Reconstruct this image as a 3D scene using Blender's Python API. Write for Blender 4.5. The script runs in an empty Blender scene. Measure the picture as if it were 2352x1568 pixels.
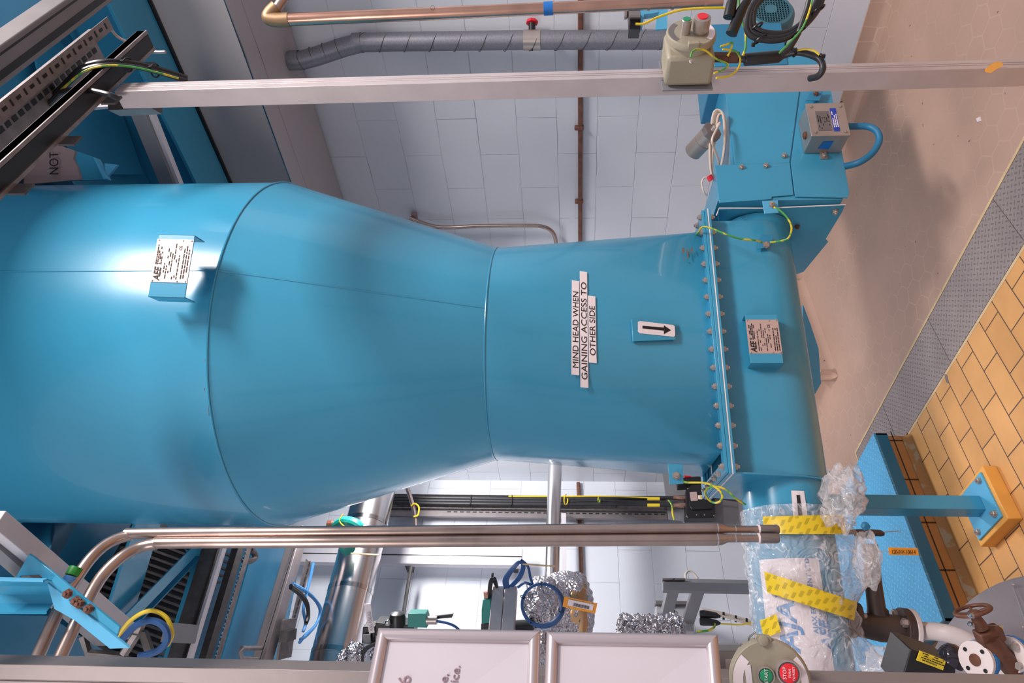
import bpy, bmesh, math, random
from math import sin, cos, tan, atan2, radians, pi, sqrt
from mathutils import Vector as V3, Matrix, noise
random.seed(7)
sc = bpy.context.scene
C = sc.collection
# ------------------------------------------------------------------ camera
H = 1.505
PITCH = radians(2.8); AZ = radians(43.37); FPX = 1520.0
PPX = 1330 - FPX*tan(PITCH); PPY = 784
FW = V3((sin(AZ)*cos(PITCH), cos(AZ)*cos(PITCH), sin(PITCH)))
RT = V3((cos(AZ), -sin(AZ), 0))
UP = RT.cross(FW); DN = -UP
FH = V3((sin(AZ), cos(AZ), 0))
O = V3((0, 0, H))
cam_d = bpy.data.cameras.new('camera'); cam = bpy.data.objects.new('camera', cam_d); C.objects.link(cam)
cam_d.sensor_fit = 'HORIZONTAL'; cam_d.sensor_width = 36; cam_d.lens = FPX*36/2352
cam_d.shift_x = (1176-PPX)/2352; cam_d.clip_start = 0.05; cam_d.clip_end = 60
m = Matrix((DN, RT, -FW)).transposed().to_4x4(); m.translation = O
cam.matrix_world = m
sc.camera = cam
# ------------------------------------------------------------------ light
w = bpy.data.worlds.new('world'); sc.world = w; w.use_nodes = True
w.node_tree.nodes['Background'].inputs[0].default_value = (0.90, 0.90, 1.0, 1)
w.node_tree.nodes['Background'].inputs[1].default_value = 0.42
sc.view_settings.view_transform = 'Standard'; sc.view_settings.look = 'None'
sc.view_settings.gamma = 1; sc.view_settings.use_curve_mapping = False
sc.view_settings.exposure = 0.32
def area(name, loc, target, sx, sy, power, col):
    d = bpy.data.lights.new(name, 'AREA'); d.shape = 'RECTANGLE'; d.size = sx; d.size_y = sy
    d.energy = power; d.color = col
    o = bpy.data.objects.new(name, d); C.objects.link(o)
    o.location = loc; o.rotation_euler = (V3(target)-V3(loc)).to_track_quat('-Z', 'Y').to_euler()
    return o
area('ceiling_lamp_right', O + RT*2.2 + FH*0.3 + V3((0,0,2.7)), O+FH*2.4+V3((0,0,-.1)), 1.2, 0.35, 135, (1.0, .92, .88))
area('fill_light_front', O - RT*1.5 - FH*0.7 + V3((0,0,1.75)), O+FH*2.4, 1.5, 0.6, 28, (1.0, .92, .88))  # unseen fill light added to brighten the shaded parts
area('wall_lamp_back', (2.12, 2.86, 2.68), (1.5, 4.25, 1.2), 0.55, 0.25, 37, (1.0, .97, .96))

# ------------------------------------------------------------------ pixel ray helpers (layout of real positions)
def ray(x, y): return FW*FPX + DN*(x-PPX) + RT*(PPY-y)
def PF(x, y, d): r = ray(x, y); return O + r*(d/r.dot(FH))
def Pz(x, y, z): r = ray(x, y); return O + r*((z-H)/r.z)
def PX(x, y, X): r = ray(x, y); return O + r*(X/r.x)
def PY(x, y, Y): r = ray(x, y); return O + r*(Y/r.y)
AL = radians(24.2)
U = RT*cos(AL)+FH*sin(AL); V = -RT*sin(AL)+FH*cos(AL); Z = V3((0, 0, 1)); X1 = V3((1,0,0)); Y1 = V3((0,1,0))
AX = FH*2.44 + RT*-.045; AX.z = 0
def M(u, v, z): return AX + U*u + V*v + Z*z
def Pm(x, y, a, val):
    r = ray(x, y); n = U if a == 'u' else V
    return O + r*((val-(O-AX).dot(n))/r.dot(n))

# ------------------------------------------------------------------ materials
def lin(c): return tuple(((v/255)/12.92 if v/255 <= .04045 else ((v/255+.055)/1.055)**2.4) for v in c)
def mat(name, rgb, rough=.5, metal=0, bump=0, bscale=60, var=.06, vscale=4, spec=.5, coat=0, rgb2=None, thresh=None, stretch=None, alpha=1, coord='Object'):
    mt = bpy.data.materials.new(name); mt.use_nodes = True; nt = mt.node_tree; N = nt.nodes; L = nt.links
    b = N['Principled BSDF']; b.inputs['Roughness'].default_value = rough; b.inputs['Metallic'].default_value = metal
    b.inputs['Specular IOR Level'].default_value = spec; b.inputs['Coat Weight'].default_value = coat
    tc = N.new('ShaderNodeTexCoord'); out = tc.outputs[coord]
    if stretch:
        mp = N.new('ShaderNodeMapping'); mp.inputs['Scale'].default_value = stretch; L.new(out, mp.inputs[0]); out = mp.outputs[0]
    n = N.new('ShaderNodeTexNoise'); n.inputs['Scale'].default_value = vscale; n.inputs['Detail'].default_value = 6
    L.new(out, n.inputs['Vector'])
    cr = N.new('ShaderNodeValToRGB'); c = lin(rgb)
    if rgb2 is None:
        cr.color_ramp.elements[0].position = .3; cr.color_ramp.elements[1].position = .7
        cr.color_ramp.elements[0].color = tuple(v*(1-var) for v in c)+(1,); cr.color_ramp.elements[1].color = tuple(min(1, v*(1+var)) for v in c)+(1,)
    else:
        t = thresh or .6
        cr.color_ramp.elements[0].position = t-.03; cr.color_ramp.elements[1].position = t+.03
        cr.color_ramp.elements[0].color = c+(1,); cr.color_ramp.elements[1].color = lin(rgb2)+(1,)
    L.new(n.outputs['Fac'], cr.inputs[0]); L.new(cr.outputs[0], b.inputs['Base Color'])
    if bump:
        n2 = N.new('ShaderNodeTexNoise'); n2.inputs['Scale'].default_value = bscale; n2.inputs['Detail'].default_value = 4
        L.new(out, n2.inputs['Vector'])
        bp = N.new('ShaderNodeBump'); bp.inputs['Strength'].default_value = bump; bp.inputs['Distance'].default_value = .004
        L.new(n2.outputs['Fac'], bp.inputs['Height']); L.new(bp.outputs[0], b.inputs['Normal'])
    return mt
BLUE = mat('blue_paint', (56, 143, 178), .26, 0, .05, 9, .05, 2.5, coat=.25)
BLUE_L = mat('light_blue_paint', (82, 165, 205), .42, 0, .05, 20, .06, 5)
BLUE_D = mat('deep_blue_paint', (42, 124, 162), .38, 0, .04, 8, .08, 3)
BLUE_R = mat('royal_blue_paint', (25, 85, 160), .4)
GASKET = mat('white_gasket', (225, 215, 218), .6)
STEEL = mat('stainless_steel', (178, 166, 160), .36, .7, .03, 30, .12, 6)
STEEL_P = mat('steel_pipe', (176, 156, 148), .34, 1, .02, 10, .14, 14)
BRIGHT = mat('polished_cladding', (205, 200, 200), .22, 1, .02, 4, .05, 3)
CHROME = mat('chrome', (190, 185, 185), .14, 1)
COPPER = mat('tinned_copper', (206, 160, 140), .26, 1, .02, 10, .15, 10)
BRASS = mat('brass_elbow', (150, 122, 92), .5, .6)
ALU = mat('anodised_aluminium', (172, 160, 160), .42, .6, .03, 60, .08, 12)
ALU_D = mat('dull_aluminium', (125, 118, 118), .45, .5, .03, 60, .1, 12)
ALU_W = mat('white_aluminium', (205, 200, 206), .4, .2)
ALU_P = mat('post_aluminium', (200, 188, 188), .38, .55, .02, 60, .08, 12)
SNAP = mat('satin_silver_frame', (196, 184, 188), .32, .55)
GALV = mat('galvanised_steel', (140, 132, 132), .5, .7, .1, 200, .2, 40)
GALV_D = mat('dark_galvanised', (92, 88, 88), .5, .7, .1, 120, .2, 25)  # darker tone than the plain galvanised steel
DUCTM = mat('spiral_duct_metal', (132, 132, 140), .5, .6, .15, 400, .12, 120)
CLAD = mat('grey_cladding', (168, 162, 164), .42, .15, 0, 30, .03, 3)
PLATE = mat('nameplate_metal', (210, 180, 172), .32, .5)
BLACK = mat('black_plastic', (22, 22, 25), .38)
RUBBER = mat('black_cable', (38, 38, 42), .42)
BLACKP = mat('black_print', (18, 12, 16), .6)
WHITE = mat('white_label', (226, 214, 218), .5)
PAPER = mat('poster_paper', (204, 196, 204), .35)
YELLOW = mat('yellow_plastic', (225, 195, 45), .4)
GRNW = mat('green_wire', (75, 150, 80), .4)
def striped():
    mt = mat('green_yellow_wire', (215, 190, 40), .4, vscale=30, rgb2=(70, 150, 70), thresh=.5); return mt
EARTH = striped()
RED = mat('red_plastic', (215, 30, 45), .35)
GREEN = mat('green_button', (25, 135, 90), .35)
TEAL = mat('teal_plastic', (20, 130, 120), .4)
GREENT = mat('green_tape', (30, 140, 45), .45)
BTAPE = mat('blue_tape', (20, 105, 185), .5)
CABB = mat('blue_cable', (35, 80, 135), .4)
CABL = mat('light_blue_cable', (80, 150, 215), .4)
HOSE = mat('blue_hose', (30, 110, 150), .5)
OLIVE = mat('khaki_enclosure', (150, 142, 124), .45, 0, .1, 150, .05, 10)
BRONZE = mat('rusty_brown_metal', (104, 66, 50), .5, .35, .15, 80, .25, 30)
DARKP = mat('dark_brown_pipe', (66, 52, 48), .45, .2, .1, 60, .15, 10)
RUSTC = mat('rusty_conduit', (110, 72, 58), .6, .1, .1, 80, .3, 30)
RUST = mat('rust_stain', (122, 96, 86), .8)
CONC = mat('cream_edge', (205, 178, 140), .7, 0, .3, 40, .12, 20)
YBASE = mat('yellow_paint', (225, 160, 75), .55, 0, .1, 30, .1, 8)
ORT = mat('orange_tag', (235, 150, 40), .5)
WHPIPE = mat('white_pipe', (210, 196, 194), .3)
COIL = mat('beige_cable', (205, 190, 178), .5)
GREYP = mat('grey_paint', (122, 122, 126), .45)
BOXG = mat('grey_enclosure', (165, 165, 168), .4)
GLASS = mat('dark_glass', (60, 55, 62), .08, .6)
PINK = mat('buff_board', (150, 128, 128), .8)
INK = mat('blue_ink', (60, 130, 190), .5)
INKG = mat('grey_ink', (150, 120, 130), .5)
TAPEBASE = None
def foil():
    mt = mat('crinkled_foil', (205, 200, 205), .16, 1, 0)
    nt = mt.node_tree; N = nt.nodes; L = nt.links; b = N['Principled BSDF']
    tc = N.new('ShaderNodeTexCoord'); v = N.new('ShaderNodeTexVoronoi'); v.inputs['Scale'].default_value = 55
    n = N.new('ShaderNodeTexNoise'); n.inputs['Scale'].default_value = 30; n.inputs['Detail'].default_value = 5
    a = N.new('ShaderNodeVectorMath'); a.operation = 'ADD'; L.new(tc.outputs['Object'], a.inputs[0])
    s = N.new('ShaderNodeVectorMath'); s.operation = 'SCALE'; s.inputs['Scale'].default_value = .05; L.new(n.outputs['Color'], s.inputs[0]); L.new(s.outputs[0], a.inputs[1])
    L.new(tc.outputs['Object'], n.inputs['Vector']); L.new(a.outputs[0], v.inputs['Vector'])
    bp = N.new('ShaderNodeBump'); bp.inputs['Strength'].default_value = 1; bp.inputs['Distance'].default_value = .012
    L.new(v.outputs['Distance'], bp.inputs['Height']); L.new(bp.outputs[0], b.inputs['Normal'])
    return mt
FOIL = foil()
def film():
    mt = bpy.data.materials.new('clear_plastic_film'); mt.use_nodes = True; nt = mt.node_tree; N = nt.nodes; L = nt.links
    b = N['Principled BSDF']; b.inputs['Base Color'].default_value = (.86, .82, .84, 1); b.inputs['Roughness'].default_value = .07
    b.inputs['Specular IOR Level'].default_value = 1.0
    t = N.new('ShaderNodeBsdfTransparent'); mx = N.new('ShaderNodeMixShader')
    tc = N.new('ShaderNodeTexCoord'); n = N.new('ShaderNodeTexNoise'); n.inputs['Scale'].default_value = 9; n.inputs['Detail'].default_value = 3
    L.new(tc.outputs['Object'], n.inputs['Vector'])
    bp = N.new('ShaderNodeBump'); bp.inputs['Strength'].default_value = 1; bp.inputs['Distance'].default_value = .035
    n3 = N.new('ShaderNodeTexNoise'); n3.inputs['Scale'].default_value = 14; n3.inputs['Distortion'].default_value = 1.5
    L.new(tc.outputs['Object'], n3.inputs['Vector'])
    L.new(n3.outputs['Fac'], bp.inputs['Height']); L.new(bp.outputs[0], b.inputs['Normal'])
    lw = N.new('ShaderNodeLayerWeight'); lw.inputs['Blend'].default_value = .35
    ad = N.new('ShaderNodeMath'); ad.operation = 'MULTIPLY_ADD'; ad.inputs[1].default_value = .38; ad.inputs[2].default_value = .10
    L.new(lw.outputs['Facing'], ad.inputs[0])
    ad2 = N.new('ShaderNodeMath'); ad2.operation = 'MULTIPLY_ADD'; ad2.inputs[1].default_value = .22
    L.new(n.outputs['Fac'], ad2.inputs[0]); L.new(ad.outputs[0], ad2.inputs[2])
    wv = N.new('ShaderNodeVectorMath'); wv.operation = 'SCALE'; wv.inputs['Scale'].default_value = .12; L.new(n3.outputs['Color'], wv.inputs[0])
    wa_ = N.new('ShaderNodeVectorMath'); wa_.operation = 'ADD'; L.new(tc.outputs['Object'], wa_.inputs[0]); L.new(wv.outputs[0], wa_.inputs[1])
    vo = N.new('ShaderNodeTexVoronoi'); vo.feature = 'DISTANCE_TO_EDGE'; vo.inputs['Scale'].default_value = 7.5; L.new(wa_.outputs[0], vo.inputs['Vector'])
    cm = N.new('ShaderNodeMapRange'); cm.inputs[1].default_value = 0; cm.inputs[2].default_value = .04; cm.inputs[3].default_value = .34; cm.inputs[4].default_value = 0; L.new(vo.outputs['Distance'], cm.inputs[0])  # highlight streaks put into the film as whiter crease lines
    ad3 = N.new('ShaderNodeMath'); ad3.operation = 'ADD'; ad3.use_clamp = True; L.new(ad2.outputs[0], ad3.inputs[0]); L.new(cm.outputs[0], ad3.inputs[1])
    L.new(ad3.outputs[0], mx.inputs[0]); L.new(t.outputs[0], mx.inputs[1]); L.new(b.outputs[0], mx.inputs[2])
    L.new(mx.outputs[0], N['Material Output'].inputs[0])
    return mt
FILM = film()
def mathn(N, L, op, a, b=None, c=None):
    n = N.new('ShaderNodeMath'); n.operation = op
    for i, v in enumerate((a, b, c)):
        if v is None: continue
        if isinstance(v, (int, float)): n.inputs[i].default_value = v
        else: L.new(v, n.inputs[i])
    return n.outputs[0]
def wallmat(name, ax):
    mt = mat(name, (206, 210, 219), .45, 0, 0, var=.04, vscale=1.7, coord='Object', spec=.3)
    nt = mt.node_tree; N = nt.nodes; L = nt.links; b = N['Principled BSDF']
    g = N.new('ShaderNodeNewGeometry'); s = N.new('ShaderNodeSeparateXYZ'); L.new(g.outputs['Position'], s.inputs[0])
    cb = N.new('ShaderNodeCombineXYZ'); L.new(s.outputs['Y' if ax == 'x' else 'X'], cb.inputs[0])
    # slight waviness of the joints
    nn = N.new('ShaderNodeTexNoise'); nn.inputs['Scale'].default_value = 6; L.new(g.outputs['Position'], nn.inputs['Vector'])
    zz = mathn(N, L, 'MULTIPLY_ADD', nn.outputs['Fac'], .012, s.outputs['Z']); zz = mathn(N, L, 'SUBTRACT', zz, .036 if ax == 'x' else .105)
    L.new(zz, cb.inputs[1])
    br = N.new('ShaderNodeTexBrick'); br.inputs['Scale'].default_value = 1; br.inputs['Brick Width'].default_value = .46; br.inputs['Row Height'].default_value = .2285
    br.inputs['Mortar Size'].default_value = .0028; br.inputs['Mortar Smooth'].default_value = .6; br.inputs['Bias'].default_value = 0
    L.new(cb.outputs[0], br.inputs['Vector'])
    fine = N.new('ShaderNodeTexNoise'); fine.inputs['Scale'].default_value = 3.0; L.new(g.outputs['Position'], fine.inputs['Vector'])
    brk = N.new('ShaderNodeMapRange'); brk.inputs[1].default_value = .45; brk.inputs[2].default_value = .62; brk.inputs[3].default_value = .06; brk.inputs[4].default_value = .55
    L.new(fine.outputs['Fac'], brk.inputs[0])
    fac = mathn(N, L, 'MULTIPLY', br.outputs['Fac'], brk.outputs[0])
    mx = N.new('ShaderNodeMixRGB'); L.new(fac, mx.inputs[0])
    src = b.inputs['Base Color'].links[0].from_socket; L.new(src, mx.inputs[1]); mx.inputs[2].default_value = (*lin((130, 138, 150)), 1)
    L.new(mx.outputs[0], b.inputs['Base Color'])
    wv = N.new('ShaderNodeTexNoise'); wv.inputs['Scale'].default_value = 25; wv.inputs['Detail'].default_value = 6; L.new(g.outputs['Position'], wv.inputs['Vector'])
    h = mathn(N, L, 'MULTIPLY_ADD', wv.outputs['Fac'], .25, mathn(N, L, 'MULTIPLY', br.outputs['Fac'], -1.0))
    bp = N.new('ShaderNodeBump'); bp.inputs['Strength'].default_value = .6; bp.inputs['Distance'].default_value = .004
    L.new(h, bp.inputs['Height']); L.new(bp.outputs[0], b.inputs['Normal'])
    return mt
WALLX = wallmat('painted_block_wall_a', 'x'); WALLY = wallmat('painted_block_wall_b', 'y')
def floormat():
    mt = mat('brown_screed', (178, 147, 131), .5, 0, 0, var=.09, vscale=2.2, spec=.35, coord='Object')
    nt = mt.node_tree; N = nt.nodes; L = nt.links; b = N['Principled BSDF']
    g = N.new('ShaderNodeNewGeometry')
    w_ = .108
    def grid(off):
        a = N.new('ShaderNodeVectorMath'); a.operation = 'ADD'; L.new(g.outputs['Position'], a.inputs[0]); a.inputs[1].default_value = (off[0], off[1], 0)
        s = N.new('ShaderNodeSeparateXYZ'); L.new(a.outputs[0], s.inputs[0])
        x = mathn(N, L, 'SUBTRACT', mathn(N, L, 'FLOORED_MODULO', s.outputs['X'], w_), w_/2)
        y = mathn(N, L, 'SUBTRACT', mathn(N, L, 'FLOORED_MODULO', s.outputs['Y'], w_*1.7320508), w_*.8660254)
        x = mathn(N, L, 'ABSOLUTE', x); y = mathn(N, L, 'ABSOLUTE', y)
        d = mathn(N, L, 'MULTIPLY_ADD', y, .8660254, mathn(N, L, 'MULTIPLY', x, .5))
        return mathn(N, L, 'MAXIMUM', d, x)
    d1 = grid((10, 10)); d2 = grid((10+w_/2, 10+w_*.8660254))
    d = mathn(N, L, 'MINIMUM', d1, d2)
    mr = N.new('ShaderNodeMapRange'); mr.inputs[1].default_value = w_/2-.0035; mr.inputs[2].default_value = w_/2-.0012; L.new(d, mr.inputs[0])
    ms = N.new('ShaderNodeTexNoise'); ms.inputs['Scale'].default_value = 1.6; L.new(g.outputs['Position'], ms.inputs['Vector'])
    m2 = N.new('ShaderNodeMapRange'); m2.inputs[1].default_value = .42; m2.inputs[2].default_value = .62; m2.inputs[3].default_value = .08; m2.inputs[4].default_value = .7; L.new(ms.outputs['Fac'], m2.inputs[0])
    fac = mathn(N, L, 'MULTIPLY', mr.outputs[0], m2.outputs[0])
    mx = N.new('ShaderNodeMixRGB'); L.new(fac, mx.inputs[0]); L.new(b.inputs['Base Color'].links[0].from_socket, mx.inputs[1]); mx.inputs[2].default_value = (*lin((192, 164, 146)), 1)
    # dark speckles
    sp = N.new('ShaderNodeTexNoise'); sp.inputs['Scale'].default_value = 28; sp.inputs['Detail'].default_value = 2; L.new(g.outputs['Position'], sp.inputs['Vector'])
    m3 = N.new('ShaderNodeMapRange'); m3.inputs[1].default_value = .73; m3.inputs[2].default_value = .77; L.new(sp.outputs['Fac'], m3.inputs[0])
    mx2 = N.new('ShaderNodeMixRGB'); L.new(m3.outputs[0], mx2.inputs[0]); L.new(mx.outputs[0], mx2.inputs[1]); mx2.inputs[2].default_value = (*lin((80, 62, 55)), 1)
    L.new(mx2.outputs[0], b.inputs['Base Color'])
    return mt
FLOORM = floormat()
def tilemat():
    mt = mat('orange_tile', (216, 160, 100), .45, 0, 0, var=.12, vscale=5, spec=.35)
    nt = mt.node_tree; N = nt.nodes; L = nt.links; b = N['Principled BSDF']
    g = N.new('ShaderNodeNewGeometry'); mp = N.new('ShaderNodeMapping'); mp.inputs['Location'].default_value = (.080, .0735, 0); L.new(g.outputs['Position'], mp.inputs[0])
    br = N.new('ShaderNodeTexBrick'); br.inputs['Scale'].default_value = 1; br.inputs['Brick Width'].default_value = .205; br.inputs['Row Height'].default_value = .105
    br.inputs['Mortar Size'].default_value = .0026; br.inputs['Mortar Smooth'].default_value = .2; br.inputs['Color1'].default_value = (1, 1, 1, 1); br.inputs['Color2'].default_value = (.86, .84, .80, 1)
    L.new(mp.outputs[0], br.inputs['Vector'])
    ml = N.new('ShaderNodeMixRGB'); ml.blend_type = 'MULTIPLY'; ml.inputs[0].default_value = 1; L.new(b.inputs['Base Color'].links[0].from_socket, ml.inputs[1]); L.new(br.outputs['Color'], ml.inputs[2])
    mx = N.new('ShaderNodeMixRGB'); L.new(br.outputs['Fac'], mx.inputs[0]); L.new(ml.outputs[0], mx.inputs[1]); mx.inputs[2].default_value = (*lin((96, 72, 58)), 1)
    L.new(mx.outputs[0], b.inputs['Base Color'])
    bp = N.new('ShaderNodeBump'); bp.inputs['Strength'].default_value = .5; bp.inputs['Distance'].default_value = .003; bp.invert = True
    L.new(br.outputs['Fac'], bp.inputs['Height']); L.new(bp.outputs[0], b.inputs['Normal'])
    return mt
TILEM = tilemat()
ORANGE = mat('orange_tile_plain', (204, 144, 84), .45, 0, .1, 40, .14, 8)
def chequer(name, rgb, cell, dark, hi=False):
    mt = mat(name, rgb, .42, .0 if hi else .35, 0, var=.12, vscale=5)
    nt = mt.node_tree; N = nt.nodes; L = nt.links; b = N['Principled BSDF']
    g = N.new('ShaderNodeNewGeometry'); mp = N.new('ShaderNodeMapping'); mp.inputs['Rotation'].default_value = (0, 0, radians(47)); mp.inputs['Scale'].default_value = (1/cell, 1/cell, 1)
    L.new(g.outputs['Position'], mp.inputs[0]); s = N.new('ShaderNodeSeparateXYZ'); L.new(mp.outputs[0], s.inputs[0])
    x, y = s.outputs['X'], s.outputs['Y']
    fx = mathn(N, L, 'ABSOLUTE', mathn(N, L, 'SUBTRACT', mathn(N, L, 'FLOORED_MODULO', x, 1), .5))
    fy = mathn(N, L, 'ABSOLUTE', mathn(N, L, 'SUBTRACT', mathn(N, L, 'FLOORED_MODULO', y, 1), .5))
    par = mathn(N, L, 'FLOORED_MODULO', mathn(N, L, 'ADD', mathn(N, L, 'FLOOR', x), mathn(N, L, 'FLOOR', y)), 2)
    ipar = mathn(N, L, 'SUBTRACT', 1, par)
    A = mathn(N, L, 'ADD', mathn(N, L, 'MULTIPLY', fx, par), mathn(N, L, 'MULTIPLY', fy, ipar))
    B_ = mathn(N, L, 'ADD', mathn(N, L, 'MULTIPLY', fy, par), mathn(N, L, 'MULTIPLY', fx, ipar))
    d = mathn(N, L, 'ADD', mathn(N, L, 'POWER', mathn(N, L, 'MULTIPLY', A, 2.4), 2), mathn(N, L, 'POWER', mathn(N, L, 'MULTIPLY', B_, 7.5), 2))
    mr = N.new('ShaderNodeMapRange'); mr.inputs[1].default_value = 1.1; mr.inputs[2].default_value = .7; L.new(d, mr.inputs[0])
    mx = N.new('ShaderNodeMixRGB'); L.new(mathn(N, L, 'MULTIPLY', mr.outputs[0], .55), mx.inputs[0]); L.new(b.inputs['Base Color'].links[0].from_socket, mx.inputs[1]); mx.inputs[2].default_value = (*lin(dark), 1)
    L.new(mx.outputs[0], b.inputs['Base Color'])
    bp = N.new('ShaderNodeBump'); bp.inputs['Strength'].default_value = .7; bp.inputs['Distance'].default_value = .003
    L.new(mr.outputs[0], bp.inputs['Height']); L.new(bp.outputs[0], b.inputs['Normal'])
    return mt
CHEQ = chequer('chequer_plate', (158, 146, 144), .02, (96, 86, 84))
CHEQB = chequer('blue_chequer_plate', (82, 172, 220), .024, (150, 205, 235), True)
def tapemat():
    mt = mat('printed_yellow_tape', (222, 190, 40), .35, 0, 0, var=.05)
    nt = mt.node_tree; N = nt.nodes; L = nt.links; b = N['Principled BSDF']
    uv = N.new('ShaderNodeUVMap'); s = N.new('ShaderNodeSeparateXYZ'); L.new(uv.outputs[0], s.inputs[0])
    x, y = s.outputs['X'], s.outputs['Y']   # metres along / across
    cell = .030
    row = mathn(N, L, 'FLOOR', mathn(N, L, 'DIVIDE', x, cell)); off = mathn(N, L, 'MULTIPLY', row, .37)
    cx_ = mathn(N, L, 'FLOORED_MODULO', mathn(N, L, 'DIVIDE', x, cell), 1); cy_ = mathn(N, L, 'FLOORED_MODULO', mathn(N, L, 'ADD', mathn(N, L, 'DIVIDE', y, cell), off), 1)
    dg = mathn(N, L, 'MULTIPLY_ADD', cy_, .7, cx_); lines = mathn(N, L, 'LESS_THAN', mathn(N, L, 'FLOORED_MODULO', mathn(N, L, 'MULTIPLY', dg, 9.5), 1), .42)
    band = mathn(N, L, 'MULTIPLY', mathn(N, L, 'GREATER_THAN', dg, .45), mathn(N, L, 'LESS_THAN', dg, .88))
    iny = mathn(N, L, 'MULTIPLY', mathn(N, L, 'GREATER_THAN', cy_, .12), mathn(N, L, 'LESS_THAN', cy_, .75))
    fac = mathn(N, L, 'MULTIPLY', mathn(N, L, 'MULTIPLY', lines, band), iny)
    mx = N.new('ShaderNodeMixRGB'); L.new(mathn(N, L, 'MULTIPLY', fac, .85), mx.inputs[0]); L.new(b.inputs['Base Color'].links[0].from_socket, mx.inputs[1]); mx.inputs[2].default_value = (*lin((60, 45, 10)), 1)
    L.new(mx.outputs[0], b.inputs['Base Color'])
    return mt
TAPE = tapemat()

# ------------------------------------------------------------------ mesh helpers
ORG = {}
class B:
    def __init__(s): s.bm = bmesh.new()
    def face(s, pts):
        vs = [s.bm.verts.new(p) for p in pts]; return s.bm.faces.new(vs)
    def prism(s, pts, vec):
        vec = V3(vec); n = len(pts)
        a = [s.bm.verts.new(V3(p)) for p in pts]; b = [s.bm.verts.new(V3(p)+vec) for p in pts]
        s.bm.faces.new(a); s.bm.faces.new(b[::-1])
        for i in range(n): s.bm.faces.new((a[i], b[i], b[(i+1) % n], a[(i+1) % n]))
        return s
    def box(s, c, sx, sy, sz, ax=None):
        ex, ey, ez = ax or (X1, Y1, Z)
        c = V3(c); p = [c+ex*(i*sx/2)+ey*(j*sy/2)-ez*(sz/2) for i, j in ((-1,-1),(1,-1),(1,1),(-1,1))]
        return s.prism(p, ez*sz)
    def bar(s, p, q, w_, h, up=None):
        p = V3(p); q = V3(q); d = (q-p); up = V3(up) if up else Z
        if abs(d.normalized().dot(up)) > .98: up = FH
        sd = d.cross(up).normalized(); uu = sd.cross(d).normalized()
        pts = [p+sd*(i*w_/2)+uu*(j*h/2) for i, j in ((-1,-1),(1,-1),(1,1),(-1,1))]
        return s.prism(pts, d)
    def chan(s, p, q, w_, h, t, up=None, slots=0, flip=1):
        """C channel from p to q; web at bottom, flanges up"""
        p = V3(p); q = V3(q); d = (q-p); up = V3(up) if up else Z
        sd = d.cross(up).normalized(); uu = sd.cross(d).normalized()*flip
        pr = [(-w_/2,0),(w_/2,0),(w_/2,h),(w_/2-t,h),(w_/2-t,t),(-w_/2+t,t),(-w_/2+t,h),(-w_/2,h)]
        return s.prism([p+sd*a+uu*b for a, b in pr], d)
    def tube(s, pts, r, seg=12, closed=False, cap=True):
        pts = [V3(p) for p in pts]; n = len(pts); rings = []
        t0 = (pts[1]-pts[0]).normalized(); nn = t0.orthogonal().normalized()
        for i in range(n):
            if closed: t = (pts[(i+1) % n]-pts[i-1])
            else: t = pts[min(i+1, n-1)]-pts[max(i-1, 0)]
            t = t.normalized() if t.length > 1e-9 else t0
            nn = (nn-t*nn.dot(t)).normalized(); bb = t.cross(nn)
            rr = r[i] if isinstance(r, (list, tuple)) else r
            rings.append([s.bm.verts.new(pts[i]+nn*(rr*cos(2*pi*k/seg))+bb*(rr*sin(2*pi*k/seg))) for k in range(seg)])
        for i in range(n if closed else n-1):
            a, b = rings[i], rings[(i+1) % n]
            for k in range(seg): s.bm.faces.new((a[k], a[(k+1) % seg], b[(k+1) % seg], b[k]))
        if cap and not closed: s.bm.faces.new(rings[0][::-1]); s.bm.faces.new(rings[-1])
        return s
    def cyl(s, p, q, r, r2=None, seg=24):
        return s.tube([p, q], [r, r if r2 is None else r2], seg)
    def lathe(s, c, axis, prof, seg=48, a0=0, a1=2*pi, cap=True):
        c = V3(c); axis = V3(axis).normalized(); n = axis.orthogonal().normalized()
        if abs(axis.z) > .99: n = X1.copy()
        b = axis.cross(n); full = abs(a1-a0-2*pi) < 1e-6; m_ = seg if full else seg+1; rings = []
        for r, t in prof:
            rings.append([s.bm.verts.new(c+axis*t+n*(r*cos(a0+(a1-a0)*k/seg))+b*(r*sin(a0+(a1-a0)*k/seg))) for k in range(m_)])
        for i in range(len(prof)-1):
            for k in range(seg):
                k2 = (k+1) % m_
                s.bm.faces.new((rings[i][k], rings[i][k2], rings[i+1][k2], rings[i+1][k]))
        if cap and full:
            if prof[0][0] > 1e-5: s.bm.faces.new(rings[0][::-1])
            if prof[-1][0] > 1e-5: s.bm.faces.new(rings[-1])
        return s
    def torus(s, c, axis, R, r, seg=40, rs=10, a0=0, a1=2*pi):
        c = V3(c); axis = V3(axis).normalized(); n = axis.orthogonal().normalized(); b = axis.cross(n)
        full = abs(a1-a0-2*pi) < 1e-6
        pts = [c+n*(R*cos(a0+(a1-a0)*k/seg))+b*(R*sin(a0+(a1-a0)*k/seg)) for k in range(seg if full else seg+1)]
        return s.tube(pts, r, rs, closed=full)
    def hexa(s, c, axis, r, h):
        axis = V3(axis).normalized(); s.lathe(c, axis, [(r, 0), (r, h*.8), (r*.88, h)], 6); return s
def crv(pts, k=8):
    pts = [V3(p) for p in pts]; out = []; n = len(pts)
    for i in range(n-1):
        p0 = pts[max(i-1, 0)]; p1 = pts[i]; p2 = pts[i+1]; p3 = pts[min(i+2, n-1)]
        for j in range(k):
            t = j/k; out.append(.5*((2*p1)+(p2-p0)*t+(2*p0-5*p1+4*p2-p3)*t*t+(3*p1-p0-3*p2+p3)*t**3))
    out.append(pts[-1]); return out
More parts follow.
